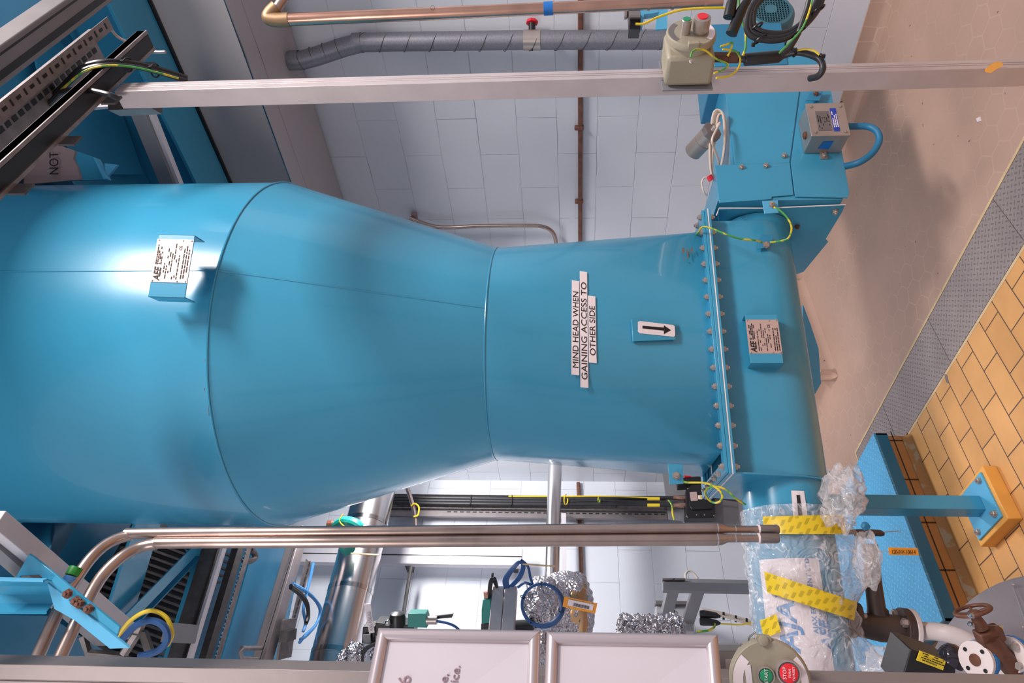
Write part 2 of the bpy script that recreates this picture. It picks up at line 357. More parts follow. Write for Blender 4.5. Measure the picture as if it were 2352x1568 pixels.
def mesh_of(b, name, org, sharp=.6):
    bm = b.bm; bmesh.ops.recalc_face_normals(bm, faces=bm.faces)
    for f in bm.faces: f.smooth = True
    for e in bm.edges:
        if len(e.link_faces) == 2 and e.calc_face_angle(0) > sharp: e.smooth = False
    if org.length: bmesh.ops.translate(bm, verts=bm.verts, vec=-org)
    me = bpy.data.meshes.new(name); bm.to_mesh(me); bm.free(); return me
def obj(name, b, mt, parent=None, label=None, bev=0, org=None, sharp=.6):
    if parent is None:
        if org is None:
            vs = [v.co for v in b.bm.verts]
            org = V3((sum(v.x for v in vs)/len(vs), sum(v.y for v in vs)/len(vs), min(v.z for v in vs)))
        o_ = V3(org)
    else: o_ = ORG[parent.name]
    me = mesh_of(b, name, o_, sharp); me.materials.append(mt)
    o = bpy.data.objects.new(name, me); C.objects.link(o); ORG[o.name] = o_
    if parent is None: o.location = o_
    else: o.parent = parent
    if bev:
        md = o.modifiers.new('bevel', 'BEVEL'); md.width = bev; md.segments = 2; md.limit_method = 'ANGLE'; md.angle_limit = .7
    if label: o['label'] = label
    return o
def thing(name, label, cat, loc, group=None):
    o = bpy.data.objects.new(name, None); C.objects.link(o); o.location = V3(loc); o.empty_display_size = .05; ORG[o.name] = V3(loc)
    o['label'] = label; o['category'] = cat
    if group: o['group'] = group
    return o
def single(name, b, mt, label, cat, group=None, bev=0, sharp=.6):
    o = obj(name, b, mt, None, label, bev, sharp=sharp); o['category'] = cat
    if group: o['group'] = group
    return o
def struct(name, b, mt, parent=None, bev=0):
    o = obj(name, b, mt, parent, bev=bev, org=V3((0, 0, 0)) if parent is None else None); o['kind'] = 'structure'; return o
def put(name, me, parent, pos, rot=None, label=None):
    o = bpy.data.objects.new(name, me); C.objects.link(o); o.parent = parent; o.location = V3(pos)-ORG[parent.name]; ORG[o.name] = ORG[parent.name]
    if rot is not None: o.rotation_euler = rot
    if label: o['label'] = label
    return o
def track(ax): return V3(ax).to_track_quat('Z', 'Y').to_euler()
def bolt_mesh(name, r, h, mt, through=0):
    b = B(); pr_ = [(r*1.2, 0), (r*1.2, h*.15), (r, h*.15), (r, h*.85), (r*.85, h), (r*.5, h), (r*.5, h*1.5)]
    if through: pr_ = [(r*.55, -through-h*1.6), (r*.55, -through-h), (r*.85, -through-h), (r, -through-h*.8), (r, -through), (r*.5, -through), (r*.5, 0)]+pr_
    b.lathe((0,0,0), Z, pr_, 6)
    me = mesh_of(b, name, V3((0,0,0))); me.materials.append(mt); return me
BOLT = bolt_mesh('bolt', .009, .009, STEEL); BOLTR = bolt_mesh('rusty_bolt', .009, .009, RUSTC); SCREW = bolt_mesh('screw', .004, .003, STEEL)
BOLTBIG = bolt_mesh('big_bolt', .011, .012, STEEL)
def text(parent, s, org, right, up, size, mt, name='lettering', off=0, align='LEFT', th=.0004, xs=1, shear=0):
    cu = bpy.data.curves.new('t', 'FONT'); cu.body = s; cu.size = size; cu.extrude = th; cu.offset = off; cu.align_x = align; cu.shear = shear
    o = bpy.data.objects.new('t', cu); C.objects.link(o); bpy.context.view_layer.update()
    me = bpy.data.meshes.new_from_object(o.evaluated_get(bpy.context.evaluated_depsgraph_get()))
    bpy.data.objects.remove(o); bpy.data.curves.remove(cu)
    right = V3(right).normalized(); up = V3(up).normalized(); n = right.cross(up)
    mt4 = Matrix((right*xs, up, n)).transposed().to_4x4(); mt4.translation = V3(org)+n*.0006-ORG[parent.name]
    me.transform(mt4); me.name = name; me.materials.clear(); me.materials.append(mt)
    q = bpy.data.objects.new(name, me); C.objects.link(q); q.parent = parent; ORG[q.name] = ORG[parent.name]; return q
def marks(parent, org, right, up, wd, rows, rowh, th, mt, fill=.75, name='small_print'):
    """rows of short print marks on a plate"""
    b = B(); right = V3(right).normalized(); up = V3(up).normalized(); n = right.cross(up); org = V3(org)
    for i in range(rows):
        x = random.uniform(0, .06)*wd
        while x < wd*random.uniform(.7, 1):
            l = min(random.uniform(.05, .16)*wd, wd-x)
            if random.random() < fill: b.prism([org+right*x-up*(i*rowh)+n*.0006, org+right*(x+l)-up*(i*rowh)+n*.0006, org+right*(x+l)-up*(i*rowh+th)+n*.0006, org+right*x-up*(i*rowh+th)+n*.0006], n*.0003)
            x += l+.02*wd
    return obj(name, b, mt, parent)
def ztie(parent, c, axis, R):
    b = B(); b.torus(c, axis, R, .0018, 16, 6); b.box(V3(c)+V3(axis).orthogonal().normalized()*(R+.003), .006, .006, .006); return obj('cable_tie', b, BLACK, parent)
# ================================================================== SETTING
XA, XP, YP, YB = 3.47, 2.60, 3.04, 4.25
XS0, XS1, YS = 1.83, 2.085, 3.10
def slab(x0, x1, y0, y1, z0, z1):
    return B().prism([(x0, y0, z0), (x1, y0, z0), (x1, y1, z0), (x0, y1, z0)], (0, 0, z1-z0))
def pf_(*l): return [PF(x, y, d) for x, y, d in l]
def many(*bs):
    b = B()
    for a in bs: b.prism(*a)
    return b
def rect(x0, x1, y0, y1, z0, z1): return ([(x0, y0, z0), (x1, y0, z0), (x1, y1, z0), (x0, y1, z0)], (0, 0, z1-z0))
struct('floor', many(rect(XS1+.012, XA, -1.2, YB, -.1, 0), rect(-1.5, XS1+.012, YS, YB, -.1, 0)), FLOORM)
struct('floor', many(rect(-1.5, XS0-.012, -1.2, 2.55, -.1, 0)), TILEM)
b = many(rect(XS0-.012, XS0, -1.2, 2.55, -.1, .001), rect(XS1, XS1+.012, -1.2, YS, -.1, .001), rect(XS0-.012, XS1, YS-.01, YS, -.1, .001)); struct('trim_1', b, CONC)
struct('trim_2', many(rect(XS0, XS1, -1.2, YS-.01, -.1, -.02)), DARKP)
ys = [-1.2, -.35, .35, .9, 1.45, 2.065, 2.66, YS-.012]
for i in range(len(ys)-1):
    b = slab(XS0+.003, XS1-.003, ys[i]+.0015, ys[i+1]-.0015, -.006, .0005)
    single('floor_plate', b, CHEQ, 'grey chequer plate strip cover in the floor channel, ' + ['out of the picture', 'out of the picture', 'out of the picture', 'nearest the right edge', 'second from the right edge', 'longest, middle of the visible row', 'end plate at the orange step'][i], 'floor plate', 'chequer plates over the floor channel') if i > 2 else None
# plinth with orange riser
struct('plinth', many(rect(-1.5, XS0-.004, 2.565, YS, -.1, .1)), ORANGE)
b = B()
for k in range(14):
    x = XS0-.03-.205*k; b.box((x, 2.564, .05), .005, .003, .1)
b.box((.4, 2.564, .066), 2.9, .003, .004); struct('trim_3', b, DARKP)
pr = [(0, 0), (0, .028), (-.006, .022), (-.014, .009), (-.028, 0)]
b = B().prism([(-1.5, 2.563+y, z) for y, z in pr], (XS0+1.5-.01, 0, 0)); struct('trim_4', b, mat('worn_tile_edge', (206, 146, 84), .5, 0, .2, 40, rgb2=(205, 178, 140), thresh=.56, vscale=14))
struct('wall_right', many(rect(XA, XA+.15, -1.2, YP, -.1, 4.6)), WALLX)
struct('wall_pier', many(rect(XP, XA+.15, YP, YB, -.1, 4.6)), WALLX)
struct('wall_back', many(rect(-1.5, XP, YB, YB+.15, -.1, 4.6)), WALLY)
sk = [(0, 0), (0, .09), (.012, .09), (.018, .03), (.03, .012), (.05, 0)]
struct('baseboard_right', B().prism([(XA-a, -1.2, z) for a, z in sk], (0, YP+1.2, 0)), FLOORM)
struct('baseboard_pier', B().prism([(XP-.05, YP-a, z) for a, z in sk], (XA-XP, 0, 0)), FLOORM)
struct('baseboard_recess', B().prism([(XP-a, YP-.05, z) for a, z in sk], (0, YB-YP+.05, 0)), FLOORM)
struct('baseboard_back', B().prism([(-1.5, YB-a, z) for a, z in sk], (XP+1.5, 0, 0)), FLOORM)

# ================================================================== VESSEL
RC, RN = .625, .388
ZW, ZT, ZF, ZTOP = 2.552, 1.80, 1.035, 3.93
t = thing('hopper_vessel', 'large blue painted vessel with tapering cone and square outlet in the centre', 'vessel', M(0, 0, ZF))
A0 = atan2(V.y, V.x)
def circ(r, z, n=96): return [V3((AX.x+r*cos(2*pi*k/n), AX.y+r*sin(2*pi*k/n), z)) for k in range(n)]
def loft(r0, z0, r1, z1, n=96, steps=1, name=None):
    b = B(); rings = [[b.bm.verts.new(p) for p in circ(r0+(r1-r0)*i/steps, z0+(z1-z0)*i/steps, n)] for i in range(steps+1)]
    for i in range(steps):
        for k in range(n): b.bm.faces.new((rings[i][k], rings[i][(k+1) % n], rings[i+1][(k+1) % n], rings[i+1][k]))
    return b
obj('shell', loft(RC, ZTOP, RC, ZW, steps=3), BLUE, t)
obj('cone', loft(RC, ZW, RN, ZT, steps=2), BLUE, t)
# transition round -> rectangle
b = B(); n = 96; hu, hv = .412, .172; top = []
for k in range(n):
    a = 2*pi*k/n; top.append((a, b.bm.verts.new(M(RN*cos(a), RN*sin(a), ZT))))
ZB = 1.057
cor = [M(hu, hv, ZB), M(-hu, hv, ZB), M(-hu, -hv, ZB), M(hu, -hv, ZB)]
sub = 4
q4 = n//4
for q in range(4):
    c = b.bm.verts.new(cor[q]); cn = cor[(q+1) % 4]
    if q == 0: c0 = c; cs = [c]
    else: cs.append(c)
for q in range(4):
    for j in range(q4):
        k = q*q4+j
        b.bm.faces.new((top[k][1], top[(k+1) % n][1], cs[q]))
    b.bm.faces.new((top[((q+1)*q4) % n][1], cs[(q+1) % 4], cs[q]))
obj('transition', b, BLUE, t, sharp=.35)
for r, z, rr in ((RC, ZW, .0035), (RN, ZT, .003)):
    b = B(); b.torus((AX.x, AX.y, z), Z, r+.0005, rr, 96, 8); obj('weld_seam', b, BLUE, t)
# vertical seam through cylinder and cone at the azimuth seen at pixel (490,622)
def cone_pt(px, py, r0, z0, r1, z1):
    d = ray(px, py).normalized(); s0 = .5
    for i in range(400):
        s_ = .8+i*.005; p = O+d*s_; k = (p.z-z0)/(z1-z0) if z1 != z0 else 0; r = r0+(r1-r0)*k
        if (V3((p.x, p.y, 0))-AX).length <= r: return p
    return p
ps = cone_pt(480, 622, RC, ZW, RC, ZTOP); a = atan2(ps.y-AX.y, ps.x-AX.x)
b = B(); b.tube([AX+V3((cos(a)*RC, sin(a)*RC, z)) for z in (ZTOP, ZW)], .002, 6); obj('weld_seam', b, BLUE, t)
ps2 = cone_pt(1100, 706, RC, ZW, RN, ZT); a2 = atan2(ps2.y-AX.y, ps2.x-AX.x)
b = B(); b.tube([AX+V3((cos(a)*RC, sin(a)*RC, ZW)), AX+V3((cos(a2)*RN, sin(a2)*RN, ZT))], .002, 6); obj('weld_seam', b, BLUE, t)
# rust and chips
def blot(parent, pts_px, fn, mt, name='rust_patch', n_=.0012):
    b = B()
    for poly in pts_px:
        P = [fn(x, y) for x, y in poly]; c = sum(P, V3())/len(P); nrm = (O-c).normalized()*n_
        b.face([p+nrm for p in P])
    return obj(name, b, mt, parent)
fc = lambda x, y: cone_pt(x, y, RC, ZW, RC, ZTOP)
blot(t, [[(470,822),(474,845),(476,880),(473,888),(467,875),(468,850)], [(474,905),(479,935),(480,955),(475,945)], [(470,890),(473,900),(471,905),(468,897)]], fc, RUST)
# upper flange, gasket
def ring_plate(u0, v0, z0, z1, wd):
    b = B(); o_ = [(-u0, -v0), (u0, -v0), (u0, v0), (-u0, v0)]; i_ = [(-u0+wd, -v0+wd), (u0-wd, -v0+wd), (u0-wd, v0-wd), (-u0+wd, v0-wd)]
    vs = [[[b.bm.verts.new(M(u, v, z)) for u, v in lst] for z in (z0, z1)] for lst in (o_, i_)]
    for k in range(4):
        j = (k+1) % 4
        b.bm.faces.new((vs[0][0][k], vs[0][0][j], vs[0][1][j], vs[0][1][k])); b.bm.faces.new((vs[1][0][k], vs[1][0][j], vs[1][1][j], vs[1][1][k]))
        b.bm.faces.new((vs[0][1][k], vs[0][1][j], vs[1][1][j], vs[1][1][k])); b.bm.faces.new((vs[0][0][k], vs[0][0][j], vs[1][0][j], vs[1][0][k]))
    return b
FU, FV = .487, .209
obj('flange', ring_plate(FU, FV, 1.037, 1.047, .04), BLUE, t, bev=.001); obj('flange', ring_plate(FU-.003, FV-.003, 1.0475, 1.0575, .04), BLUE, t, bev=.001)
obj('gasket', ring_plate(FU+.001, FV+.001, 1.033, 1.0365, .03), GASKET, t)
bt = bolt_mesh('flange_bolt', .0105, .010, STEEL, through=.0335)
for i in range(15): put('bolt', bt, t, M(-.462+.924*i/14, -.192, 1.058))
for sgn in (-1, 1):
    for i in range(1, 6): put('bolt', bt, t, M(sgn*.470, -.192+.384*i/6, 1.058))
# labels on the transition
Tn = None
def on_trans(px, py):      # near flat triangle of the transition: plane through front corners and front circle point
    p0 = M(-hu, -hv, ZF); p1 = M(hu, -hv, ZF); p2 = M(0, -RN, ZT); nn = (p1-p0).cross(p2-p0).normalized()
    r = ray(px, py); return O+r*((p0-O).dot(nn)/r.dot(nn)), nn
TN = on_trans(1450, 760)[1]
if TN.dot(FH) > 0: TN = -TN
def strip(px0, py0, px1, py1, wpx, txt, tx, ty, xs_):
    p, _ = on_trans(px0, py0); q, _ = on_trans(px1, py1); d = (q-p).normalized(); up = TN.cross(d); up = up if up.z > 0 else -up
    wd = .0255; b = B().prism([p+TN*.001, q+TN*.001, q+up*wd+TN*.001, p+up*wd+TN*.001], TN*.0005); lb = obj('warning_label', b, WHITE, t)
    s = p+d*tx+up*ty
    text(lb, txt, s+TN*.0012, d, up, .0272, BLACKP, off=.0, xs=xs_)
strip(1330, 862, 1330, 646, 19, 'MIND HEAD WHEN', .022, .0030, 1.15)
strip(1351, 891, 1348, 625, 19, 'GAINING ACCESS TO', .025, .0030, 1.33)
strip(1370, 834, 1367, 681, 19, 'OTHER SIDE', .024, .0030, 1.2)
for w_ in [o for o in bpy.data.objects if o.name.startswith('warning_label')]: w_['label'] = 'white strip label with black capitals'
# arrow bracket
p = M(0, 0, 0); b = B()
q = [on_trans(1452, 786)[0], on_trans(1449, 735)[0], on_trans(1544, 738)[0], on_trans(1550, 782)[0]]
b.prism([v+TN*.007 for v in q], TN*.002); b.prism([q[0], q[1], q[1]+TN*.007, q[0]+TN*.007], (q[2]-q[1]).normalized()*.004)
ab = obj('arrow_bracket', b, BLUE, t, bev=.0006)
q = [on_trans(x, y)[0]+TN*.0095 for x, y in ((1463,764),(1463,742),(1467,740),(1543,749),(1547,752),(1548,773),(1545,776),(1467,768))]
aw = obj('arrow_sign', B().prism(q, TN*.001), WHITE, ab, 'white sign with black arrow pointing down')
q = [on_trans(x, y)[0]+TN*.0107 for x, y in ((1473,751),(1522,755),(1522,750),(1538,761),(1522,770),(1522,762),(1473,757))]
obj('arrow', B().prism(q, TN*.0006), BLACKP, aw)
# chips of paint
blot(t, [[(1568,568),(1574,567),(1573,580),(1569,582)], [(1578,572),(1580,570),(1583,590),(1580,592)], [(1588,568),(1592,566),(1593,578),(1590,578)], [(1570,592),(1576,593),(1573,597)], [(1584,570),(1586,570),(1586,583),(1584,582)]], lambda x, y: on_trans(x, y)[0]-TN*.004+(O-on_trans(x, y)[0]).normalized()*.012, RUST, 'paint_chip')
# nameplates
def nameplate(parent, P00, rt, up, nrm, wd, ht, dep, bracket_ext, screws=True):
    """box-shaped bracket standing off by dep; P00 bottom-left of the face"""
    b = B(); th = .003; e = bracket_ext
    L_ = P00-rt*e[0]; R_ = P00+rt*(wd+e[1])
    b.prism([L_, R_, R_+up*(ht), L_+up*(ht)], -nrm*th)
    b.prism([L_, L_+up*ht, L_+up*ht-nrm*dep, L_-nrm*dep], rt*th); b.prism([R_, R_+up*ht, R_+up*ht-nrm*dep, R_-nrm*dep], -rt*th)
    br = obj('nameplate_bracket', b, BLUE, parent, bev=.0012)
    q0 = P00+nrm*.0004
    pl = obj('nameplate', B().prism([q0, q0+rt*wd, q0+rt*wd+up*ht, q0+up*ht], nrm*.0012), PLATE, br, 'silver rating plate with black print')
    q = q0+nrm*.0013
    b = B(); lb = [q+up*(ht*.80)+rt*(wd*.05), q+up*(ht*.80)+rt*(wd*.36), q+up*(ht*.93)+rt*(wd*.36), q+up*(ht*.93)+rt*(wd*.05)]
    text(pl, 'AEE', q+rt*(wd*.035)+up*(ht*.765), rt, up, ht*.25, BLACKP, off=.0006, shear=.25, xs=.85)
    marks(pl, q+rt*(wd*.40)+up*(ht*.94), rt, up, wd*.5, 4, ht*.045, ht*.026, BLACKP)
    marks(pl, q+rt*(wd*.06)+up*(ht*.70), rt, up, wd*.84, 7, ht*.062, ht*.022, BLACKP, .6)
    marks(pl, q+rt*(wd*.06)+up*(ht*.21), rt, up, wd*.86, 3, ht*.065, ht*.026, BLACKP, .95)
    text(pl, 'CE', q+rt*(wd*.74)+up*(ht*.28), rt, up, ht*.11, BLACKP)
    for (a_, c_) in ((.03, .95), (.97, .95), (.03, .28), (.97, .28), (.03, .05), (.97, .05)):
        o_ = put('screw', SCREW, pl, q+rt*(wd*a_)+up*(ht*c_), track(nrm)); o_.scale = (.6, .6, .6)
    return br
# upper: on the cylinder, around pixel (392,600)
F0 = 1.80
c0 = PF(430, 650, F0-.045); c1 = PF(446, 551, F0-.020); c2 = PF(342, 646, F0-.045)
rt = (c1-c0).normalized(); up = (Z - rt*Z.dot(rt)).normalized(); nrm = rt.cross(up)
nameplate(t, c0, rt, up, nrm, (c1-c0).length, .104, .05, (.042, .014))
# earth lug on the transition, left side
b = B(); g = [M(-.42, -.20, z) for z in (1,)]
lug = [Pm(x, y, 'v', -.19) for x, y in ((1534,1064),(1568,1066),(1570,1110),(1538,1112))]
l_ = obj('earth_lug', B().prism(lug, V*.005), BLUE, t, bev=.001)
put('bolt', BOLTBIG, l_, Pm(1553, 1092, 'v', -.191), track(-V))

# ================================================================== SCREW CONVEYOR
c = thing('screw_conveyor', 'blue screw conveyor with trough and tube running below the vessel flange', 'conveyor', M(0, 0, .69))
obj('flange', ring_plate(FU, FV, 1.025, 1.033, .04), BLUE, c, bev=.001)
# trough: U-section
TR = .15; zc = .835
def usec(u, r, zt, th=0): 
    pts = [M(u, -r, zt)]
    for k in range(17):
        a_ = pi*k/16; pts.append(M(u, -r*cos(a_), zc-r*sin(a_)))
    pts.append(M(u, r, zt)); return pts
obj('trough', B().prism(usec(-.475, TR, 1.026), U*.95), BLUE, c, sharp=.7)
b = B(); b.cyl(M(-1.55, 0, zc-.01), M(-.475, 0, zc-.01), .137, seg=48); obj('tube', b, BLUE, c)
b = B(); b.torus(M(-.478, 0, zc-.01), U, .138, .004, 48, 8); obj('weld_seam', b, BLUE, c)
b = B(); b.cyl(M(.475, 0, zc-.02), M(.52, 0, zc-.02), .137, seg=48); obj('tube_stub', b, BLUE, c)
# left end plate
q = [Pm(x, y, 'u', -.482) for x, y in ((1668,1108),(1692,1090),(1738,1066),(1748,1100),(1748,1192),(1728,1200),(1640,1118))]
q = [M(-.482, -.19, 1.022), M(-.482, .20, 1.022), M(-.482, .27, .80), M(-.482, .25, .70), M(-.482, -.10, .70), M(-.482, -.15, .80)]
lp = obj('end_plate', B().prism(q, U*.006), BLUE, c, bev=.001)
put('bolt', BOLTBIG, lp, Pm(1721, 1160, 'u', -.484), track(-U))
# right end plate (perpendicular) and lugs
rp = obj('end_plate', B().prism([Pm(x, y, 'u', .525) for x, y in ((1650,482),(1941,471),(1934,488),(1896,550),(1902,556),(1846,624),(1800,640),(1652,600))], U*.006), BLUE, c, bev=.001)
for x, y, m_ in ((1717,497,BOLTBIG),(1655,527,BOLTBIG),(1918,484,BOLTBIG),(1790,497,BOLTR),(1831,519,BOLTR)):
    put('bolt', m_, rp, Pm(x, y, 'u', .524), track(-U))
rimg = obj('gasket', B().tube([Pm(1646, 500, 'v', -.20)+U*.01, Pm(1652, 482, 'v', -.205)+U*.008, Pm(1760, 478, 'v', -.205), Pm(1942, 470, 'v', -.205)], .0022, 6), GASKET, rp)
# trough top lug
lg = obj('earth_lug', B().prism([Pm(x, y, 'v', -.165) for x, y in ((1740,572),(1746,540),(1776,539),(1776,545),(1770,566))], V*.004), BLUE_D, c, bev=.001)
put('bolt', BOLTBIG, lg, Pm(1760, 562, 'v', -.169), track(-V*.8+U*-.5))
lg2 = obj('earth_lug', B().prism([Pm(x, y, 'v', -.216) for x, y in ((1750,463),(1786,461),(1788,490),(1755,492))], -V*.005), BLUE_L, c, bev=.001)
put('bolt', BOLTBIG, lg2, Pm(1773, 471, 'v', -.222), track(-V*.6+Z*.2))
# trough nameplate
c0 = Pm(1797, 812, 'v', -.195); c1 = Pm(1787, 729, 'v', -.195)
rt = (c1-c0).normalized(); rt.z = 0; rt.normalize(); nrm = -V.copy(); up = Z.copy()
nameplate(c, c0, U, Z, -V, .125, .108, .06, (.035, .022))
# minus sign label on the tube
cc = zc-.01
def on_tube(px, py, r=.1385):
    d = ray(px, py).normalized()
    for i in range(800):
        p = O+d*(1.0+i*.0025); q = p-AX; vv = q.dot(V); zz = p.z-cc
        if vv*vv+zz*zz < r*r: return p
    return p
def patch(parent, px_poly, fn, mt, name, lab=None, th=.0008):
    P = [fn(x, y) for x, y in px_poly]; cen = sum(P, V3())/len(P); n_ = (O-cen).normalized()
    return obj(name, B().prism([p+n_*.001 for p in P], n_*th), mt, parent, lab)
def gridpatch(parent, quad, fn, mt, name, lab=None, nx=10, ny=10, lift=.0015, uvs=None):
    """quad: 4 pixel corners; sampled on the curved surface"""
    b = B(); uvl = b.bm.loops.layers.uv.new('UVMap'); vs = []
    for i in range(nx+1):
        row = []
        for j in range(ny+1):
            s_, t_ = i/nx, j/ny
            x = (1-s_)*((1-t_)*quad[0][0]+t_*quad[3][0])+s_*((1-t_)*quad[1][0]+t_*quad[2][0])
            y = (1-s_)*((1-t_)*quad[0][1]+t_*quad[3][1])+s_*((1-t_)*quad[1][1]+t_*quad[2][1])
            p = fn(x, y); row.append(b.bm.verts.new(p+(O-p).normalized()*lift))
        vs.append(row)
    for i in range(nx):
        for j in range(ny):
            f = b.bm.faces.new((vs[i][j], vs[i+1][j], vs[i+1][j+1], vs[i][j+1]))
            if uvs:
                for lo, (a_, c_) in zip(f.loops, ((i, j), (i+1, j), (i+1, j+1), (i, j+1))): lo[uvl].uv = (uvs[0]*a_/nx, uvs[1]*c_/ny)
    return obj(name, b, mt, parent, lab)
ml = gridpatch(c, [(1817,1126),(1847,1127),(1855,1185),(1822,1185)], on_tube, WHITE, 'direction_label', 'white label with black bar')
gridpatch(ml, [(1829,1136),(1837,1136),(1843,1184),(1834,1184)], on_tube, BLACKP, 'bar_mark', lift=.003)
# drive housing
hs = []
zb0, zb1, zt0, zt1 = .537, .502, .992, .915
def P2(x, y, dv=0): return Pm(x, y, 'v', -.2)
body = [M(.532, -.196, .537), M(1.25, -.196, .495), M(1.25, -.196, .90), M(.70, -.196, .925), M(.68, -.196, .985), M(.532, -.196, .992)]
hb = obj('drive_housing', B().prism(body, V*.33), BLUE, c, bev=.002)
pa = [P2(x, y) for x, y in ((1642,380),(1814,374),(1822,448),(1773,452),(1771,458),(1652,466))]
obj('cover_panel', B().prism([p-V*.002 for p in pa], V*.004), BLUE, hb, bev=.001)
pb = [P2(x, y) for x, y in ((1664,197),(1838,192),(1813,374),(1688,378))]
obj('cover_panel', B().prism([p-V*.001 for p in pb], V*.003), BLUE, hb, bev=.001)
pc = [P2(x, y) for x, y in ((1841,192),(1905,190),(1950,440),(1947,455),(1826,452),(1816,376))]
obj('cover_panel', B().prism([p-V*.0025 for p in pc], V*.004), BLUE, hb, bev=.001)
for x, y in ((1703,384),(1759,381),(1801,358),(1828,193)): put('bolt', BOLT, hb, Pm(x, y, 'v', -.203), track(-V))
lg3 = obj('earth_lug', B().prism([Pm(x, y, 'v', -.23) for x, y in ((1851,230),(1864,206),(1892,204),(1883,231))], V*.004), BLUE_D, hb, bev=.001)
put('bolt', BOLTR, lg3, Pm(1874, 216, 'v', -.231), track(-V)); put('bolt', BOLTR, lg3, Pm(1870, 201, 'v', -.21), track(-V+Z*.5))
# gusset from end plate down to the tube
q = [Pm(x, y, 'v', -.0) for x, y in ((1850,560),(1900,556),(1846,624))]
single('steel_bracket', B().prism(pf_((1845,700,2.95),(1862,745,2.95),(1880,800,2.95),(1886,880,2.95),(1872,905,2.95),(1840,880,2.95)), FH*.02), BLUE_L, 'blue support foot glimpsed behind the conveyor tube by the wall corner', 'support')
# royal blue guard behind the housing
b = B().prism([Pm(x, y, 'v', .16) for x, y in ((1612,205),(1650,196),(1655,196),(1640,260),(1622,282),(1617,240))], V*.02)
gd = single('guard_bracket', b, BLUE_R, 'royal blue slotted bracket behind the blue drive housing top', 'bracket', bev=.001)

# column under conveyor
pb_ = [Pz(x, y, .05) for x, y in ((2250,1067),(2330,1214),(2258,1301),(2192,1156))]
cb = (pb_[0]+pb_[2])/2; s_ = .125
cb = V3((1.262, 2.205, 0))
col = thing('support_column', 'blue square steel column on a yellow pedestal on the orange tiles', 'column', (cb.x, cb.y, 0))
b = slab(cb.x-.105, cb.x+.105, cb.y-.105, cb.y+.105, 0, .05); obj('pedestal', b, YBASE, col, 'yellow painted base block', bev=.003)
b = slab(cb.x-.088, cb.x+.088, cb.y-.088, cb.y+.088, .05, .058); fp = obj('foot_plate', b, BLUE_L, col, bev=.001)
for i, j in ((1,1),(1,-1),(-1,1),(-1,-1)): put('bolt', BOLTBIG, fp, (cb.x+i*.066, cb.y+j*.066, .058))
b = slab(cb.x-.028, cb.x+.028, cb.y-.028, cb.y+.028, .058, .60); obj('post', b, BLUE, col, bev=.002)
b = slab(cb.x-.05, cb.x+.05, cb.y-.05, cb.y+.05, .60, .608); b.prism([(cb.x-.05, cb.y-.01, .608), (cb.x+.05, cb.y-.01, .608), (cb.x+.04, cb.y-.01, .68), (cb.x-.04, cb.y-.01, .68)], (0, .012, 0)); obj('top_plate', b, BLUE_D, col, bev=.001)
# chequer platform
pl = thing('chequer_platform', 'blue painted chequer plate step on the orange plinth at lower right', 'platform', (1.4, 2.9, .1))
b = slab(.98, 1.822, 2.54, 2.90, .150, .160); b.prism(*rect(1.0, 1.822, 2.902, 3.5, .150, .160)); obj('tread_plate', b, CHEQB, pl)
b = B().prism(*rect(.98, 1.822, 2.54, 2.548, .10, .150)); b.prism(*rect(.98, .988, 2.54, 3.5, .10, .150)); b.prism(*rect(1.814, 1.822, 2.54, 3.5, .10, .150)); obj('skirt', b, BLUE_D, pl)

# ================================================================== UPPER STEELWORK (right side)
b = many(rect(.5, 1.0, 0, YB-.02, 3.6, 3.62), rect(2.29, XP-.02, 0, YB-.02, 3.6, 3.62), rect(1.0, 2.29, 0, 1.15, 3.6, 3.62), rect(1.0, 2.29, 2.46, YB-.02, 3.6, 3.62), rect(XP-.02, XA-.02, 0, YP-.02, 3.6, 3.62))
for k in range(48):
    qs = []
    for kk in (k, k+1):
        a_ = 2*pi*kk/48; cx_, cy_ = cos(a_), sin(a_); m_ = 1/max(abs(cx_)/.647, abs(cy_)/.655); qs.append((V3((AX.x+.64*cx_, AX.y+.64*cy_, 3.6)), V3((1.645+cx_*m_, 1.805+cy_*m_, 3.6))))
    b.prism([qs[0][0], qs[1][0], qs[1][1], qs[0][1]], (0, 0, .02))
bmesh.ops.remove_doubles(b.bm, verts=b.bm.verts, dist=.0005)
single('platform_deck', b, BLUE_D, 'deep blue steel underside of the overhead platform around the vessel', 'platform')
b = B()
be = thing('steel_beam', 'blue steel beam overhead beside the grey cladding, upper left of the picture', 'beam', (2.74, 1.5, 3.3))
obj('bottom_flange', many(rect(2.62, 2.865, -.2, 3.02, 3.30, 3.315)), BLUE, be, bev=.001)
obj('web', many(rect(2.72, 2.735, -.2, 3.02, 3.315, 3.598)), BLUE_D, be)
cl = thing('cladded_duct', 'grey metal clad rectangular duct running under the ceiling along the right wall', 'duct', (3.18, 1.5, 2.98))
obj('duct_body', many(rect(2.88, 3.44, -.2, 3.02, 2.98, 3.30)), CLAD, cl, bev=.002)
obj('joint_strip', many(rect(2.876, 2.884, -.2, 3.02, 2.977, 2.983)), BRIGHT, cl); obj('joint_strip', many(rect(3.02, 3.024, -.2, 3.02, 2.9785, 2.98)), BRIGHT, cl)
obj('gap_shade', many(rect(2.867, 2.879, -.2, 3.02, 3.288, 3.31)), BLACK, cl)  # black strip painted in as the shade of the gap beside the beam
# hanging plates deep blue
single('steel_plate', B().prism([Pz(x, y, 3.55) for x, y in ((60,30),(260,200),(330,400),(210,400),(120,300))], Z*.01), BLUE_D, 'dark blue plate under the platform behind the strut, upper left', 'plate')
single('steel_plate', B().prism([Pz(x, y, 3.1) for x, y in ((-10,-10),(112,-12),(20,70),(-10,90))], Z*.01), BLUE_L, 'light blue plate in the upper left corner beyond the aluminium beam', 'plate')
